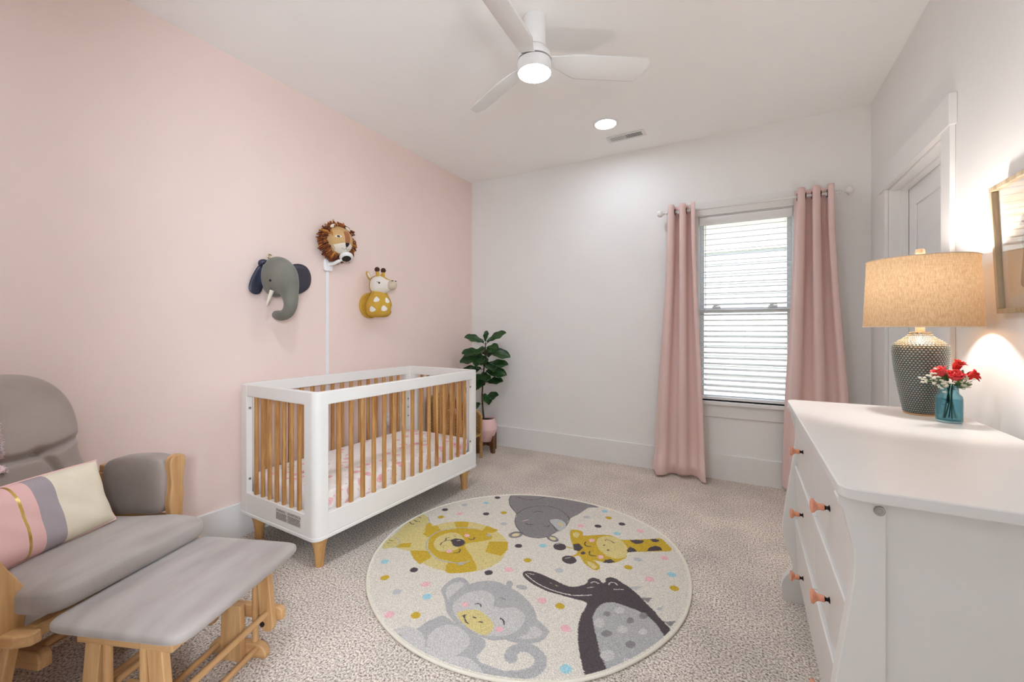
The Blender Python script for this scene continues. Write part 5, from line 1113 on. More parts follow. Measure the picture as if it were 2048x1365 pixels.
for base,d,ln in ((VP(-.008,.004,.125)-vb,Vector((-.1,.0,1)),.062),(VP(.008,-.012,.125)-vb,Vector((.25,-.2,.9)),.058),(VP(.02,-.006,.124)-vb,Vector((.9,.3,.15)),.05),(VP(0,.005,.125)-vb,Vector((-.45,.2,.8)),.05)):
    petal(q,base,d,Vector((-.3,-1,.2)),ln,.012,-.2,nv=10)
lf = q.build('foliage_sprig', M['leafg'], smooth=180, solid=.0006)
q = MB(); stem(q,[VP(-.014,.004,.012)-vb,VP(-.008,.004,.05)-vb,VP(.002,.002,.11)-vb,VP(.004,.0,.13)-vb],.0022)
sg = q.build('stem', M['stemd'], lf)
q = MB()
for k,(r,z) in enumerate(((-.018,.072),(-.022,.055),(.0,.064))): petal(q,VP(-.006,.0,z)-vb,RV*(r)+Vector((0,0,.006)),Vector((0,-.3,1)),.02,.004,.1)
q.build('lower_leaves', M['stemd'], lf, smooth=180, solid=.0005)
lf.location = vb; tag(lf,'dark green leaves among the red flowers in the blue vase','foliage')

# ------------------------------------------------------------------ framed picture on the right wall
pf = thing('framed_picture','wood framed sepia picture behind glass hanging above the dresser','picture',(XR-.002,1.86,1.462),0)
pf.rotation_euler = (0,rad(-2.6),0)
M['frame'] = wood('weathered_oak_frame',(196,180,152),(150,130,100),'Z',26)
fw, fh = .17, .212
b = MB()
# origin plane is the wall; frame sticks out towards -x
def fr_bar(y0,y1,z0,z1): b.box((-.03,y0,z0),(-.008,y1,z1))
fr_bar(-fw,fw,-fh,-fh+.016); fr_bar(-fw,fw,fh-.016,fh); fr_bar(-fw,-fw+.016,-fh+.016,fh-.016); fr_bar(fw-.016,fw,-fh+.016,fh-.016)
b.build('frame', M['frame'], pf, smooth=0, bevel=.002)
M['matb'] = mat('picture_mat_board',(206,196,186),.8,var=.03); M['sepia'] = mat('sepia_print',(196,176,150),.8,c2=(214,198,174),scale=6)
M['fig'] = mat('sepia_figure',(146,122,104),.8,c2=(176,152,132),scale=25)
MB().box((-.014,-fw+.014,-fh+.014),(-.0085,fw-.014,fh-.014)).build('mat_board', M['matb'], pf, smooth=0)
MB().box((-.0148,-fw+.05,-fh+.055),(-.0142,fw-.05,fh-.05)).build('print', M['sepia'], pf, smooth=0)
# a plain standing figure in a round hat
q = MB()
def flat(pts): q.prism(pts,'x',-.0156,-.0150)
flat([(.0+.030*math.cos(t*PI/9),.072+.017*math.sin(t*PI/9)) for t in range(18)])
flat([(.0+.042*math.cos(t*PI/9),.060+.007*math.sin(t*PI/9)) for t in range(18)])
flat([(.012*math.cos(t*PI/9),.046+.016*math.sin(t*PI/9)) for t in range(18)])
flat([tuple(p) for p in crom([(-.02,.03),(.02,.03),(.034,.008),(.028,-.02),(.04,-.07),(.052,-.125),(.02,-.13),(.0,-.06),(-.012,-.13),(-.036,-.128),(-.026,-.06),(-.026,-.01),(-.034,.01)],4)])
q.build('figure', M['fig'], pf, smooth=0, recalc=True)
gm2, nt, b = new_mat('picture_glass'); N, L = nt.nodes, nt.links
tr = N.new('ShaderNodeBsdfTransparent'); gl = N.new('ShaderNodeBsdfGlossy'); gl.inputs['Roughness'].default_value = .01
fr = N.new('ShaderNodeFresnel'); fr.inputs['IOR'].default_value = 1.9
geo = N.new('ShaderNodeNewGeometry'); inv = N.new('ShaderNodeMath'); inv.operation = 'SUBTRACT'; inv.inputs[0].default_value = 1; L.new(geo.outputs['Backfacing'], inv.inputs[1]); mu_ = N.new('ShaderNodeMath'); mu_.operation = 'MULTIPLY'; L.new(fr.outputs[0], mu_.inputs[0]); L.new(inv.outputs[0], mu_.inputs[1])
mx = N.new('ShaderNodeMixShader'); L.new(mu_.outputs[0], mx.inputs[0]); L.new(tr.outputs[0], mx.inputs[1]); L.new(gl.outputs[0], mx.inputs[2]); L.new(mx.outputs[0], N['Material Output'].inputs['Surface'])
MB().box((-.0205,-fw+.0155,-fh+.0155),(-.0190,fw-.0155,fh-.0155)).build('glass', gm2, pf, smooth=0)

# ------------------------------------------------------------------ plush animal heads on the pink wall
def loft(q, path, n=48, m=None, mi=0):
    """path of (x, y, z, ry, rn): centre, half width across y, half size in the path normal"""
    P = crom(path,8); rs = []
    for i,p in enumerate(P):
        a = Vector(P[max(0,i-1)][:3]); c = Vector(P[min(len(P)-1,i+1)][:3]); t = (c-a)
        if t.length < 1e-8: t = Vector((1,0,0))
        t.normalize(); s = Vector((0,1,0)); nn = t.cross(s).normalized()
        rs.append([Vector(p[:3])+s*(p[3]*math.cos(2*PI*k/n))+nn*(p[4]*math.sin(2*PI*k/n)) for k in range(n)])
    q.rings(rs, mi); return rs
# elephant
M['eleph'] = suede('grey_green_velvet',(112,112,104),(132,131,122))
M['navy'] = mat('navy_leatherette',(38,42,62),.38,var=.12,scale=12,bump=.15,bscale=40)
M['navyl'] = mat('dark_satin_lining',(52,50,62),.35,var=.1,scale=10)
M['ivory'] = mat('cream_felt',(232,222,208),.85,var=.03)
el = thing('elephant_head','grey plush elephant head with navy ears mounted left of the lion','plush wall toy',(XL,1.547,1.50))
q = MB()
EPATH = [(.001,0,.01,.045,.08),(.015,0,.01,.060,.100),(.06,0,.010,.074,.119),(.11,0,.004,.078,.121),(.155,0,-.016,.071,.106),(.188,0,-.052,.058,.078),(.208,0,-.095,.046,.055),(.218,0,-.135,.039,.044),(.214,0,-.172,.035,.038),(.194,0,-.202,.033,.035),(.162,0,-.219,.031,.032),(.125,0,-.224,.0305,.031),(.095,0,-.222,.029,.029),(.072,0,-.217,.023,.023),(.060,0,-.214,.011,.011),(.0575,0,-.2135,.002,.002)]
ERINGS = loft(q,EPATH)
q.build('head', M['eleph'], el, smooth=180, recalc=True)
q = MB(); q.tube([(.06,0,.1285),(.12,0,.1215),(.17,0,.085)],.0012,6); q.build('seam', M['eleph'], el)
def ear(sgn):
    q = MB(); nrim = 40
    ol = crom([(0,.055),(.03,.085),(.075,.098),(.12,.085),(.148,.045),(.152,-.005),(.135,-.05),(.095,-.085),(.05,-.10),(.025,-.085),(.01,-.04),(0,.055)],5)[:-1]
    c0 = (.07,0)
    def P3(a,b,k,off):
        # a outwards, b upwards
        if sgn > 0: return Vector((.045+.02*math.sin(a*14)+off, .074+a*1.12, b+.012))
        tw = 1.15+.9*(.05-b)*2
        return Vector((.055-.08*a+off*.6-.02, -.046-a*(.52-2.0*b), b*.92+.006-.25*a))
    for off,f in ((.006,0),(-.006,1)):
        rings_ = []
        for k in (0.02,.35,.7,.92,1):
            o2 = off*(1 if k < 1 else .2)+.006*math.sin(k*3)
            rings_.append([P3(c0[0]+(p[0]-c0[0])*k, c0[1]+(p[1]-c0[1])*k, k, o2) for p in ol])
        q.rings(rings_,f if sgn>0 else 0)
    return q
ear(1).build('ear',[M['navyl'],M['navy']],el,smooth=60,recalc=True)
q = ear(-1); q.build('ear',[M['navy'],M['navyl']],el,smooth=60,recalc=True)
q = MB()
q.tube(crom([(.05,-.036,.080),(.05,-.050,.094),(.04,-.068,.090),(.038,-.074,.073)],4),[.006+.011*math.sin(PI*(k+.5)/13.5) for k in range(13)],10); q.build('ear_fold', M['navy'], el)
for s in (-1,1):
    MB().tube([(.118,s*.050,-.078),(.112,s*.060,-.115),(.097,s*.066,-.155),(.092,s*.067,-.168)],[.0125,.0105,.007,.002],12).build('tusk', M['ivory'], el)
    ring = ERINGS[30]; j = min(range(48), key=lambda t: (ring[t].y*s < 0)*9+abs(ring[t].z+.022)+abs(abs(ring[t].y)-.064)); ring = ring[j]
    MB().ball(tuple(ring),(.0078,.0078,.0078),12).build('eye', M['black'], el)
q = MB(); q.tube([(.012+0*k,.012*math.cos(2*PI*k/14),.138+.012*math.sin(2*PI*k/14)) for k in range(14)],.0028,6,closed=True); q.tube([(.001,0,.15),(.014,0,.15)],.003,6); q.build('hanging_ring', M['brass'], el)

# lion
M['lionf'] = mat('tan_felt',(196,160,110),.9,c2=(206,172,122),scale=20,bump=.2,bscale=400,spec=.1)
M['noseb'] = mat('brown_felt',(170,112,80),.9,var=.04,scale=30,spec=.1)
M['yarn1'] = mat('rust_yarn',(134,70,30),.8,var=.15,scale=60,bump=.4,bscale=300); M['yarn2'] = mat('dark_brown_yarn',(90,44,26),.8,var=.15,scale=60); M['yarn3'] = mat('golden_yarn',(196,128,50),.75,var=.15,scale=60)
M['twine'] = mat('jute_loop',(196,176,140),.85,var=.08,scale=60)
LC = (XL,2.003,1.807)
lt_ = thing('lion_head','plush lion head with brown yarn mane, highest of the wall animals','plush wall toy',LC)
A_,B_,C_ = .125,.104,.108
def lionx(y,z):
    r = (y/B_)**2+((z)/C_)**2
    return .035+A_*math.sqrt(max(0,1-r))
q = MB()
def lion_pt(a,k):
    rr_k = math.sin(k*PI/2); return (.035+A_*math.cos(k*PI/2)*(1 if 1 else 0), B_*rr_k*math.cos(a), C_*rr_k*math.sin(a))
rs = [[lion_pt(2*PI*j/72,max(.01,i/30)) for j in range(72)] for i in range(31)]
rs.append([(.003,B_*.9*math.cos(2*PI*j/72),C_*.9*math.sin(2*PI*j/72)) for j in range(72)])
q.rings(rs); q.build('face', M['lionf'], lt_, smooth=60, recalc=True)
def patch(q, pts, off, surf, mi=0, K=6):
    pts = crom(list(pts)+[pts[0]],4)[:-1]; cy = sum(p[0] for p in pts)/len(pts); cz = sum(p[1] for p in pts)/len(pts)
    rs = []
    for k in range(K+1):
        t = max(.01,k/K); ring = []
        for p in pts:
            y,z = cy+(p[0]-cy)*t, cz+(p[1]-cz)*t
            ring.append((surf(y,z)+off*(1 if k < K else .25), y, z))
        rs.append(ring)
    q.rings(rs,mi,cap=True)
q = MB(); patch(q,[(-.022,.052),(.0,.062),(.022,.052),(.021,.02),(.016,-.026),(0,-.03),(-.016,-.026),(-.021,.02)],.0025,lionx); q.build('nose_bridge', M['noseb'], lt_, recalc=True)
q = MB(); patch(q,[(-.082,-.042),(-.045,-.028),(-.014,-.02),(.014,-.02),(.045,-.028),(.082,-.042),(.06,-.072),(.03,-.088),(0,-.092),(-.03,-.088),(-.06,-.072)],.0015,lionx); q.build('muzzle', M['ivory'], lt_, recalc=True)
q = MB(); patch(q,[(-.016,-.022),(0,-.019),(.016,-.022),(.012,-.038),(0,-.05),(-.012,-.038)],.006,lionx); q.build('nose', M['black'], lt_, recalc=True)
q = MB(); q.tube([(lionx(y,z)+.002,y,z) for y,z in crom([(-.03,-.055),(-.02,-.063),(-.008,-.064),(0,-.05),(.008,-.064),(.02,-.063),(.03,-.055)],4)],.0009,5); q.build('mouth_stitch', M['black'], lt_)
for s in (-1,1):
    q = MB(); patch(q,[(s*.058-.018,.014),(s*.058-.006,.027),(s*.058+.008,.027),(s*.058+.018,.016),(s*.058+.004,.010),(s*.058-.006,.009)],.0016,lionx); ey = q.build('eye', M['ivory'], lt_, recalc=True)
    q = MB(); patch(q,[(s*.058+.0085*math.cos(t*PI/4),.0175+.0085*math.sin(t*PI/4)) for t in range(8)],.0035,lionx,K=3); q.build('pupil', M['black'], ey, recalc=True)
    q = MB(); T = Matrix.Translation((.085,s*.062,.094)) @ Matrix.Rotation(s*rad(-32),4,'X'); q.ball((0,0,0),(.010,.024,.011),16,T=T)
    q.v = [tuple(Vector(p)+Vector((.085,s*.062,.094))-Vector((.085,s*.062,.094))) for p in q.v]; q.build('ear', M['ivory'], lt_, smooth=180)
q = MB(); rl = random.Random(8)
for k in range(430):
    a = rl.uniform(0,2*PI); lay = rl.random(); r0 = .082+.018*lay; x0 = .018+.06*rl.random()
    if math.sin(a) > .55 and rl.random() < .35: continue
    L_ = rl.uniform(.038,.056); y,z = r0*math.cos(a), r0*math.sin(a)
    o_ = Vector((rl.uniform(.0,.35),math.cos(a),math.sin(a)))
    o_ += Vector((0,rl.gauss(0,.16),rl.gauss(-.08,.16)))
    o_.normalize(); p0 = Vector((x0,y,z)); p1 = p0+o_*L_*.55+Vector((.012,0,0)); p2 = p0+o_*L_+Vector((-.006,0,-.008))
    mi = 0 if rl.random() < .5 else (1 if rl.random() < .55 else 2)
    for pt in (p0,p1,p2): pt.x = max(pt.x,.006)
    q.tube([p0,(p0+p1)/2+Vector((.003,0,0)),p1,p2],[.0042,.0046,.0046,.0040],6,mi)
for k in range(26):      # fringe falling over the temple
    y = -.086+rl.gauss(0,.008); z = .070+rl.gauss(0,.010); x = lionx(max(-.1,min(.1,y)),z)
    p0 = Vector((x-.01,y,z)); p1 = p0+Vector((.016,rl.gauss(-.006,.012),-.012)); p2 = p1+Vector((-.002,rl.gauss(0,.008),-.026))
    q.tube([p0,p1,p2],.0042,6,rl.choice((0,1,2)))
for k in range(60):
    y = rl.uniform(-.05,.085); z = math.sqrt(max(0,1-(y/B_)**2))*C_*.97; x = .05+rl.random()*.03
    p0 = Vector((x-.01,y,z)); p1 = p0+Vector((.014,rl.gauss(.008,.012),.012)); p2 = p1+Vector((.004,rl.gauss(.012,.014),-.008))
    q.tube([p0,p1,p2],.0042,6,rl.choice((0,1,1,0,2)))
q.build('mane',[M['yarn1'],M['yarn2'],M['yarn3']],lt_,smooth=180)
q = MB(); q.tube([(.01,-.006,.10),(.012,-.007,.15),(.012,0,.162),(.012,.007,.15),(.01,.006,.10)],.004,6,flat=(1,.6)); q.build('hanging_loop', M['twine'], lt_)

# giraffe
M['must'] = mat('mustard_felt',(196,156,62),.9,c2=(208,168,76),scale=20,bump=.2,bscale=400,spec=.1)
M['felt'] = mat('white_felt',(232,226,216),.9,var=.02,scale=20,spec=.1); M['beige'] = mat('beige_felt',(206,190,168),.9,var=.03,scale=20,spec=.1); M['choc'] = mat('dark_brown_felt',(74,42,32),.85,var=.1)
gi = thing('giraffe_head','mustard plush giraffe head with white face mounted right of the lion','plush wall toy',(XL,2.335,1.46))
q = MB(); q.lathe([(.002,0),(.094,0),(.099,.006),(.099,.014),(.094,.02),(.002,.02)],40,T=Matrix.Translation((.0,0,-.085)) @ Matrix.Rotation(PI/2,4,'Y')); q.build('backing_disc', M['must'], gi, smooth=40)
# body and neck: horizontal rings stacked in z
q = MB(); prof = crom([(-.176,.108,.03,.03),(-.170,.105,.07,.06),(-.150,.105,.093,.08),(-.11,.106,.101,.090),(-.07,.107,.098,.088),(-.03,.108,.082,.071),(.005,.110,.066,.055),(.04,.112,.058,.048),(.08,.113,.056,.048)],10)
NB = 96; rs = []; 
for z,cx_,rx,ry in prof:
    rs.append([(max(.02,cx_+rx*math.cos(2*PI*k/NB)),ry*math.sin(2*PI*k/NB),z) for k in range(NB)])
q.rings(rs)
q.build('neck', M['must'], gi, smooth=60, recalc=True)
def bodysurf(ang, z):
    for i in range(len(prof)-1):
        if prof[i][0] <= z <= prof[i+1][0]:
            t = (z-prof[i][0])/(prof[i+1][0]-prof[i][0]+1e-9); c_,rx,ry = [prof[i][j]+(prof[i+1][j]-prof[i][j])*t for j in (1,2,3)]
            return Vector((c_+(rx+.0015)*math.cos(ang),(ry+.0015)*math.sin(ang),z))
    return Vector((0,0,z))
def spot(q, ang0, z0, pts):
    pts = crom(list(pts)+[pts[0]],4)[:-1]; rs = []
    for k in range(7):
        t = max(.02,k/6); rs.append([bodysurf(rad(ang0)+p[0]*t/.09, z0+p[1]*t) for p in pts])
    q.rings(rs)
q = MB()
for a,z in ((-58,-.045),(-2,-.05),(-75,-.118),(-22,-.112),(32,-.11),(50,-.04)):
    spot(q,a,z,[(-.022,-.014),(-.02,.008),(-.006,.022),(.01,.012),(.024,-.004),(.008,-.018),(-.01,-.02)])
q.build('spots', M['felt'], gi, smooth=60, recalc=True)
# head: rings along x
hp = [(.040,0,.075,.018,.030),(.052,0,.075,.046,.058),(.085,0,.072,.063,.073),(.125,0,.066,.068,.075),(.165,0,.062,.058,.063),(.205,0,.062,.043,.046),(.235,0,.063,.035,.036)]
q = MB(); rs = loft(q,hp,64)
q.m = []
nr = len(rs)
mi_list = []
for i in range(nr-1):
    for j in range(64):
        c = (rs[i][j]+rs[i+1][j])/2; a = 2*PI*j/64
        rel = c.z-.068; white = c.x > .075 and abs(c.y) > .014+.0*rel or (c.x > .075 and rel < 0)
        if (c.x-.155)**2/.0078+(rel)**2/.0058 > 1 and c.x < .15: white = False
        mi_list.append(1 if white else 0)
q.m = mi_list+[0,1]
q.build('face',[M['must'],M['felt']],gi,smooth=60,recalc=True)
q = MB(); q.ball((.243,0,.061),(.037,.0365,.0375),28); q.build('muzzle', M['beige'], gi, smooth=180)
q = MB()
for s in (-1,1): q.ball((.262,s*.017,.0915),(.010,.006,.004),10)
q.build('nostrils', M['black'], gi)
q = MB()
for s in (-1,1):
    q.ball((.168,s*.0555,.078),(.009,.004,.0075),12)
    for k in (-1,0): q.tube([(.162,s*.057,.082),(.152+.003*k,s*.062,.086-.003*k)],.0011,5)
q.build('eyes', M['black'], gi)
for s in (-1,1):
    q = MB(); q.tube([(.125,s*.026,.122),(.122,s*.030,.168)],[.013,.011],14); h_ = q.build('horn', M['must'], gi)
    q = MB(); q.ball((.122,s*.031,.183),.0195,18); q.build('horn_tip', M['choc'], h_, smooth=180)
    q = MB(); T = Matrix.Rotation(s*rad(-38),4,'X'); q.ball((.066,s*.062,.138),(.010,.017,.036),18,T=T); e_ = q.build('ear', M['must'], gi, smooth=180)
    q = MB(); q.ball((.074,s*.063,.137),(.005,.011,.026),16,T=T); q.build('ear_lining', M['felt'], e_, smooth=180)

# baby monitor camera and its cable cover
bm = thing('baby_monitor_camera','white baby monitor camera on a wall bracket just below the lion head','camera',(XL,1.958,1.638))
q = MB(); q.sq((.014,0,0),(.0135,.036,.043),.4,.45,40,16); q.build('wall_bracket', M['plastic'], bm, smooth=180)
q = MB(); q.tube(crom([(.02,.0,.005),(.05,.016,.012),(.085,.042,.035),(.108,.060,.058)],5),.0125,14); q.build('arm', M['plastic'], bm)
T = Matrix.Translation((.118,.066,.060)) @ Matrix.Rotation(rad(150),4,'Y') @ Matrix.Rotation(rad(14),4,'X')
q = MB(); q.lathe([(.0005,-.022),(.03,-.020),(.043,-.008),(.046,.004),(.042,.014),(.030,.018)],40,T=T); q.build('camera_head', M['plastic'], bm, smooth=60)
q = MB(); q.lathe([(.0005,.0185),(.030,.0182),(.030,.0195),(.0005,.021)],30,T=T); q.build('lens_face', M['black'], bm, smooth=60)
cc_ = MB(); cc_.box((0,-.012,0),(.011,.012,1.395)); cvr = cc_.build('cable_cover', M['plastic'], loc=(XL+.0005,1.958,.2005), smooth=0, bevel=.003)
tag(cvr,'thin white cable cover running down the pink wall behind the crib','cable cover')
ol = thing('wall_outlet','white power outlet low on the pink wall behind the crib','outlet',(XL,2.53,.455))
MB().box((.0005,-.036,-.058),(.006,.036,.058)).build('cover_plate', M['plastic'], ol, smooth=0, bevel=.002)
for z in (.022,-.022):
    q = MB().box((.006,-.017,z-.014),(.0075,.017,z+.014)); r_ = q.build('receptacle', M['plastic'], ol, smooth=0, bevel=.001)
    q = MB().box((.0075,-.008,z-.002),(.0078,-.006,z+.008)); q.box((.0075,.006,z-.002),(.0078,.008,z+.006)); q.build('slots', M['dark'], r_, smooth=0)
q = MB(); q.sq((.027,.0,-.022),(.018,.02,.02),.3,.3,24,10); q.build('plug_adapter', M['plastic'], ol, smooth=180)

# ------------------------------------------------------------------ fiddle-leaf fig in a pink planter
PX, PY = -2.215, 3.505
plant = thing('fiddle_leaf_fig','tall fiddle leaf fig in a pink pot in the far corner behind the crib','plant',(PX,PY,0))
M['potp'] = mat('pink_ceramic_pot',(236,196,192),.6,var=.02,scale=20)
M['soil'] = mat('potting_soil',(56,42,34),.95,var=.3,scale=80,bump=.6)
M['bark'] = mat('fig_bark',(70,58,44),.85,var=.2,scale=40,bump=.4)
M['figl'] = mat('fig_leaf_green',(22,50,22),.36,c2=(44,88,34),scale=9)
q = MB(); q.lathe([(.0005,.098),(.055,.098),(.062,.104),(.108,.215),(.110,.226),(.086,.318),(.083,.322),(.079,.318),(.082,.300),(.0005,.300)],48,cap=False)
q.build('pot', M['potp'], plant, smooth=30)
MB().lathe([(.0005,.307),(.060,.306),(.0815,.3045),(.0005,.301)],30,cap=False).build('soil', M['soil'], plant)
tp = crom([(-.02,-.01,.30),(-.035,-.015,.5),(-.03,-.01,.7),(-.012,-.005,.9),(-.006,.0,1.06)],6)
MB().tube(tp,[.0085-.004*i/len(tp) for i in range(len(tp))],10).build('trunk', M['bark'], plant)
RVp, FVp = RV, FV
def fig_leaf(q, base, dirv, ln, wd, roll=0, droop=.35, up=Vector((0,0,1))):
    d = dirv.normalized(); s = d.cross(up).normalized(); n_ = s.cross(d).normalized()
    s2 = s*math.cos(roll)+n_*math.sin(roll); n2 = n_*math.cos(roll)-s*math.sin(roll)
    def fn(u,v):
        a = (u-.5)*2; v = 1-(1-v)**1.5
        w = wd*max(.02,math.sin(PI*min(1,v**1.2*.97+.02)))**.72*(.72+.42*v)
        return base+d*(ln*v)+s2*(w*a)+n2*(.018*abs(a)**1.6-droop*ln*v*v*.45+.005*math.sin(16*v)*a*a)
    q.grid(fn,10,18)
q = MB(); st2 = MB()
def place_leaf(r,f,z,dr,df,dz,ln,wd,roll=0,dp=.3):
    zz = max(.35,min(1.05,z)); k_ = min(range(len(tp)), key=lambda i: abs(tp[i][2]-zz)); base = Vector(tp[k_])
    d = (RVp*dr+FVp*df+Vector((0,0,dz))).normalized()
    nf = -math.copysign(1,dr); roll = nf*(.5+.4*random.random()) if abs(dr) > .55 else 0
    if abs(dr) <= .55 and dz < .5: d = (RVp*dr+FVp*df+Vector((0,0,-.35))).normalized(); dp = .25
    ln *= 1.08; wd *= 1.12
    b1 = base+d*.028; st2.tube([base,b1,b1+d*ln*.5],[.0024,.002,.0008],6)
    fig_leaf(q,b1,d,ln,wd,roll,dp)
for L_ in (
 (0,0,1.04,-.85,-.35,.45,.175,.058,-.7,.5),(0,0,1.05,.85,-.25,.62,.19,.056,.75,.4),(0,0,1.05,.15,-.2,1,.10,.028,.3,.1),(0,0,.93,-.15,-.95,.0,.15,.055,.5,.6),(0,0,.78,.15,-.95,-.05,.15,.055,.5,.6),(0,0,.87,.5,-.85,-.05,.16,.055,.5,.5),(0,0,.70,-.2,-.95,-.1,.14,.05,.5,.6),(0,0,1.01,-.4,-.8,.15,.15,.052,.5,.6),
 (0,0,1.00,.6,-.6,.1,.14,.055,.5,.4),(0,0,.97,-.95,-.25,.02,.185,.052,-.3,.25),(0,0,.96,.95,-.2,-.02,.20,.062,.75,.6),
 (0,0,.94,-.9,.25,-.06,.20,.058,-.2,.3),(0,0,.90,-.95,-.2,-.05,.20,.06,-.4,.3),(0,0,.92,-.35,-.8,-.1,.17,.055,.0,.5),
 (0,0,.84,.98,-.15,.12,.19,.052,.45,.35),(0,0,.80,-.9,-.3,-.1,.18,.055,-.3,.3),(0,0,.76,.95,-.35,.05,.185,.058,.55,.6),
 (0,0,.74,-.6,-.7,-.1,.16,.055,-.2,.3),(0,0,.68,.9,-.25,.12,.165,.048,.5,.2),(0,0,.64,-.8,-.4,-.2,.15,.05,-.3,.3),
 (0,0,.56,.3,-.5,-.15,.13,.045,.3,.4),(0,0,.50,.85,-.3,.30,.14,.045,.6,.1),(0,0,.46,-.75,-.5,-.2,.13,.045,-.3,.3),(0,0,.88,.2,.9,.1,.17,.055,0,.3),(0,0,.99,.1,.85,.3,.16,.055,0,.3)):
    place_leaf(*L_)
q.build('foliage', M['figl'], plant, smooth=180, solid=.0012); st2.build('leaf_stalks', M['bark'], plant)
M['walnut'] = wood('walnut_stand',(122,80,46),(84,52,28),'Z',18)
ps = thing('plant_stand','dark wood four-legged stand under the pink fig pot','plant stand',(PX,PY,0),rad(26))
for a in range(4):
    T = Matrix.Rotation(a*PI/2+rad(45),4,'Z')
    q = MB(); q.prism([(.085,0),(.122,0),(.122,.165),(.1165,.170),(.111,.165),(.1105,.16),(.068,.074),(.068,.055)],'y',-.014,.014,T=T); q.build('leg', M['walnut'], ps, smooth=0, bevel=.002, recalc=True)
q = MB(); q.box((-.075,-.012,.062),(.075,.012,.086),T=Matrix.Rotation(rad(45),4,'Z')); q.build('cross_bar', M['walnut'], ps, smooth=0)
q = MB(); q.box((-.075,-.012,.062),(.075,.012,.086),T=Matrix.Rotation(rad(-45),4,'Z')); q.build('cross_bar', M['walnut'], ps, smooth=0)

# ------------------------------------------------------------------ child's rattan chair behind the crib
M['rattan'] = mat('honey_rattan',(196,156,92),.55,c2=(164,120,62),scale=60,bump=.4,bscale=160)
m, nt, b = new_mat('woven_rattan'); N, L = nt.nodes, nt.links
tc = N.new('ShaderNodeTexCoord'); wv = N.new('ShaderNodeTexWave'); wv.inputs['Scale'].default_value = 22; wv.inputs['Distortion'].default_value = 3; wv.bands_direction = 'Z'
w2 = N.new('ShaderNodeTexWave'); w2.inputs['Scale'].default_value = 22; w2.inputs['Distortion'].default_value = 3; w2.bands_direction = 'DIAGONAL'
L.new(tc.outputs['Object'], wv.inputs[0]); L.new(tc.outputs['Object'], w2.inputs[0])
mm = N.new('ShaderNodeMath'); mm.operation = 'MULTIPLY'; L.new(wv.outputs['Fac'], mm.inputs[0]); L.new(w2.outputs['Fac'], mm.inputs[1])
rp = N.new('ShaderNodeValToRGB'); rp.color_ramp.elements[0].color = lin((134,96,46)); rp.color_ramp.elements[1].color = lin((216,182,116)); L.new(mm.outputs[0], rp.inputs[0]); L.new(rp.outputs[0], b.inputs['Base Color'])
bp = N.new('ShaderNodeBump'); bp.inputs['Strength'].default_value = .8; bp.inputs['Distance'].default_value = .006; L.new(mm.outputs[0], bp.inputs['Height']); L.new(bp.outputs[0], b.inputs['Normal']); b.inputs['Roughness'].default_value = .6
M['weave'] = m
RX, RYc = -2.325, 3.145
rc = thing('rattan_chair','small child-size woven rattan armchair tucked between crib and fig','chair',(RX,RYc,0))
def rope(pts, r=.0085):
    P = crom(pts,10); q = MB()
    for ph in (0,2*PI/3,4*PI/3):
        out = []
        for i,p in enumerate(P):
            a = Vector(P[max(0,i-1)]); c = Vector(P[min(len(P)-1,i+1)]); t = (c-a).normalized(); e1 = t.orthogonal().normalized(); e2 = t.cross(e1)
            g = i*.75+ph; out.append(Vector(p)+e1*(r*.75*math.cos(g))+e2*(r*.75*math.sin(g)))
        q.tube(out,r*.8,7)
    return q
hx, hy = .185, .15
for sx in (1,-1):
    for sy in (1,-1):
        q = MB(); q.tube([(sx*hx,sy*hy,0),(sx*hx,sy*hy,.16 if sx>0 else .50)],.0135,12); 
        q.tube([(sx*hx,sy*hy,.118),(sx*hx,sy*hy,.14)],.018,12); q.build('leg', M['rattan'], rc)
q = MB(); q.box((-hx,-hy,.205),(hx,hy,.228)); q.build('seat', M['weave'], rc, smooth=0, bevel=.006)
for s in (1,-1):
    q = MB()
    q.rings([[(-hx,s*(hy-.006),.20),(hx,s*(hy-.006),.20),(hx,s*(hy-.006),.40),(-hx+.02,s*(hy-.006),.53)],[(-hx,s*(hy+.006),.20),(hx,s*(hy+.006),.20),(hx,s*(hy+.006),.40),(-hx+.02,s*(hy+.006),.53)]])
    q.build('side_panel', M['weave'], rc, smooth=0, recalc=True)
q = MB(); q.box((-hx-.006,-hy,.36),(-hx+.006,hy,.55)); q.build('back_panel', M['weave'], rc, smooth=0)
for s in (1,-1):
    rope([(hx,s*hy,.14),(hx,s*hy,.27),(hx+.002,s*hy,.37),(hx-.012,s*hy,.405),(hx-.07,s*hy,.44),(-.06,s*hy,.50),(-hx,s*hy,.555)]).build('braided_arm', M['rattan'], rc, smooth=180)
rope([(-hx,-hy,.555),(-hx-.01,-.06,.575),(-hx-.01,.06,.575),(-hx,hy,.555)]).build('braided_top', M['rattan'], rc, smooth=180)
rope([(hx,-hy,.215),(hx+.003,0,.215),(hx,hy,.215)],.007).build('braided_front', M['rattan'], rc, smooth=180)
fc = MB().sq((0,0,0),(.04,.105,.095),.7,.35,48,24).build('scatter_cushion', M['floral'], loc=(-2.42,3.145,.345), rot=(0,rad(-14),0), smooth=180)
tag(fc,'small rose-print cushion propped in the rattan chair','cushion')
pk = mat('pink_knit_plush',(226,172,180),.9,var=.06,scale=40,bump=.4,bscale=200)
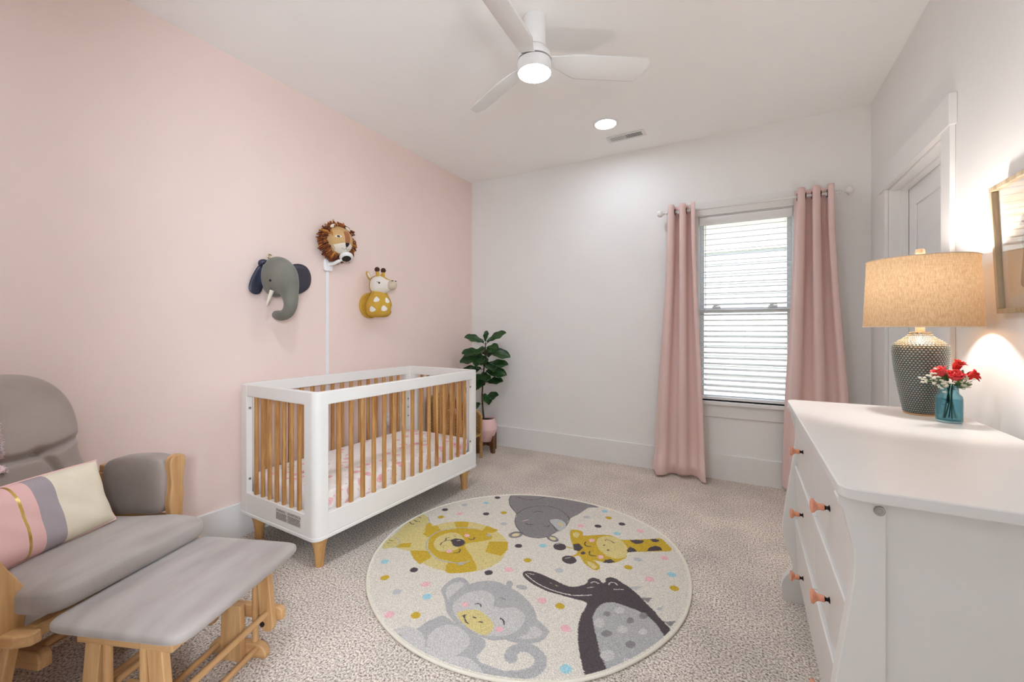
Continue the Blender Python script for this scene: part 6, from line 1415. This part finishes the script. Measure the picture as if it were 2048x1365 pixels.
bn_ = thing('soft_toy_bunny','pink soft bunny toy sitting in the rattan chair','soft toy',(-2.33,3.13,.2285),rad(-20))
q = MB(); q.sq((0,0,.052),(.044,.05,.054),.8,.8,32,16); q.sq((.05,.034,.018),(.034,.018,.018),.8,.8,20,10); q.sq((.05,-.034,.018),(.034,.018,.018),.8,.8,20,10); q.build('body', pk, bn_, smooth=180)
q = MB(); q.ball((.006,0,.135),(.040,.042,.040),24); q.build('head', pk, bn_, smooth=180)
for s in (1,-1):
    q = MB(); q.ball((-.004,s*.02,.195),(.009,.014,.042),16); q.build('ear', pk, bn_, smooth=180)
q = MB(); q.ball((.044,.015,.142),.004,8); q.ball((.044,-.015,.142),.004,8); q.build('eyes', M['black'], bn_)

# ------------------------------------------------------------------ light
hall = thing('hall_fill_globe','unseen glowing globe added as fill light in the hall behind the doorway','fill light',(FILLX,FILLY,FILLZ))
MB().ball((0,0,0),(.2,.2,.19),40).build('fill_globe', emitter('fill_globe_glow',LCOL,FILL_E), hall, smooth=180)  # unseen globe added to brighten the room through the doorway
MB().tube([(0,0,.19),(0,0,H-FILLZ)],.004,8).build('cord', M['plastic'], hall)
w_ = D.worlds.new('world'); SC.world = w_; w_.use_nodes = True
N, L = w_.node_tree.nodes, w_.node_tree.links
sky = N.new('ShaderNodeTexSky'); sky.sky_type = 'HOSEK_WILKIE' if False else 'NISHITA'
sky.sun_disc = False; sky.sun_elevation = rad(48); sky.sun_rotation = rad(200); sky.air_density = 1; sky.dust_density = 2
L.new(sky.outputs[0], N['Background'].inputs['Color']); N['Background'].inputs['Strength'].default_value = SKY_S
sl = D.lights.new('sun','SUN'); sl.energy = SUN_S; sl.angle = rad(1); sl.color = (1,.97,.92)
so = D.objects.new('sun', sl); COL.objects.link(so); so.rotation_euler = (rad(38),0,rad(-20))
SC.cycles.max_bounces = 12; SC.cycles.diffuse_bounces = 7; SC.cycles.transparent_max_bounces = 16; SC.cycles.sample_clamp_indirect = 6; SC.cycles.caustics_refractive = False; SC.cycles.caustics_reflective = False
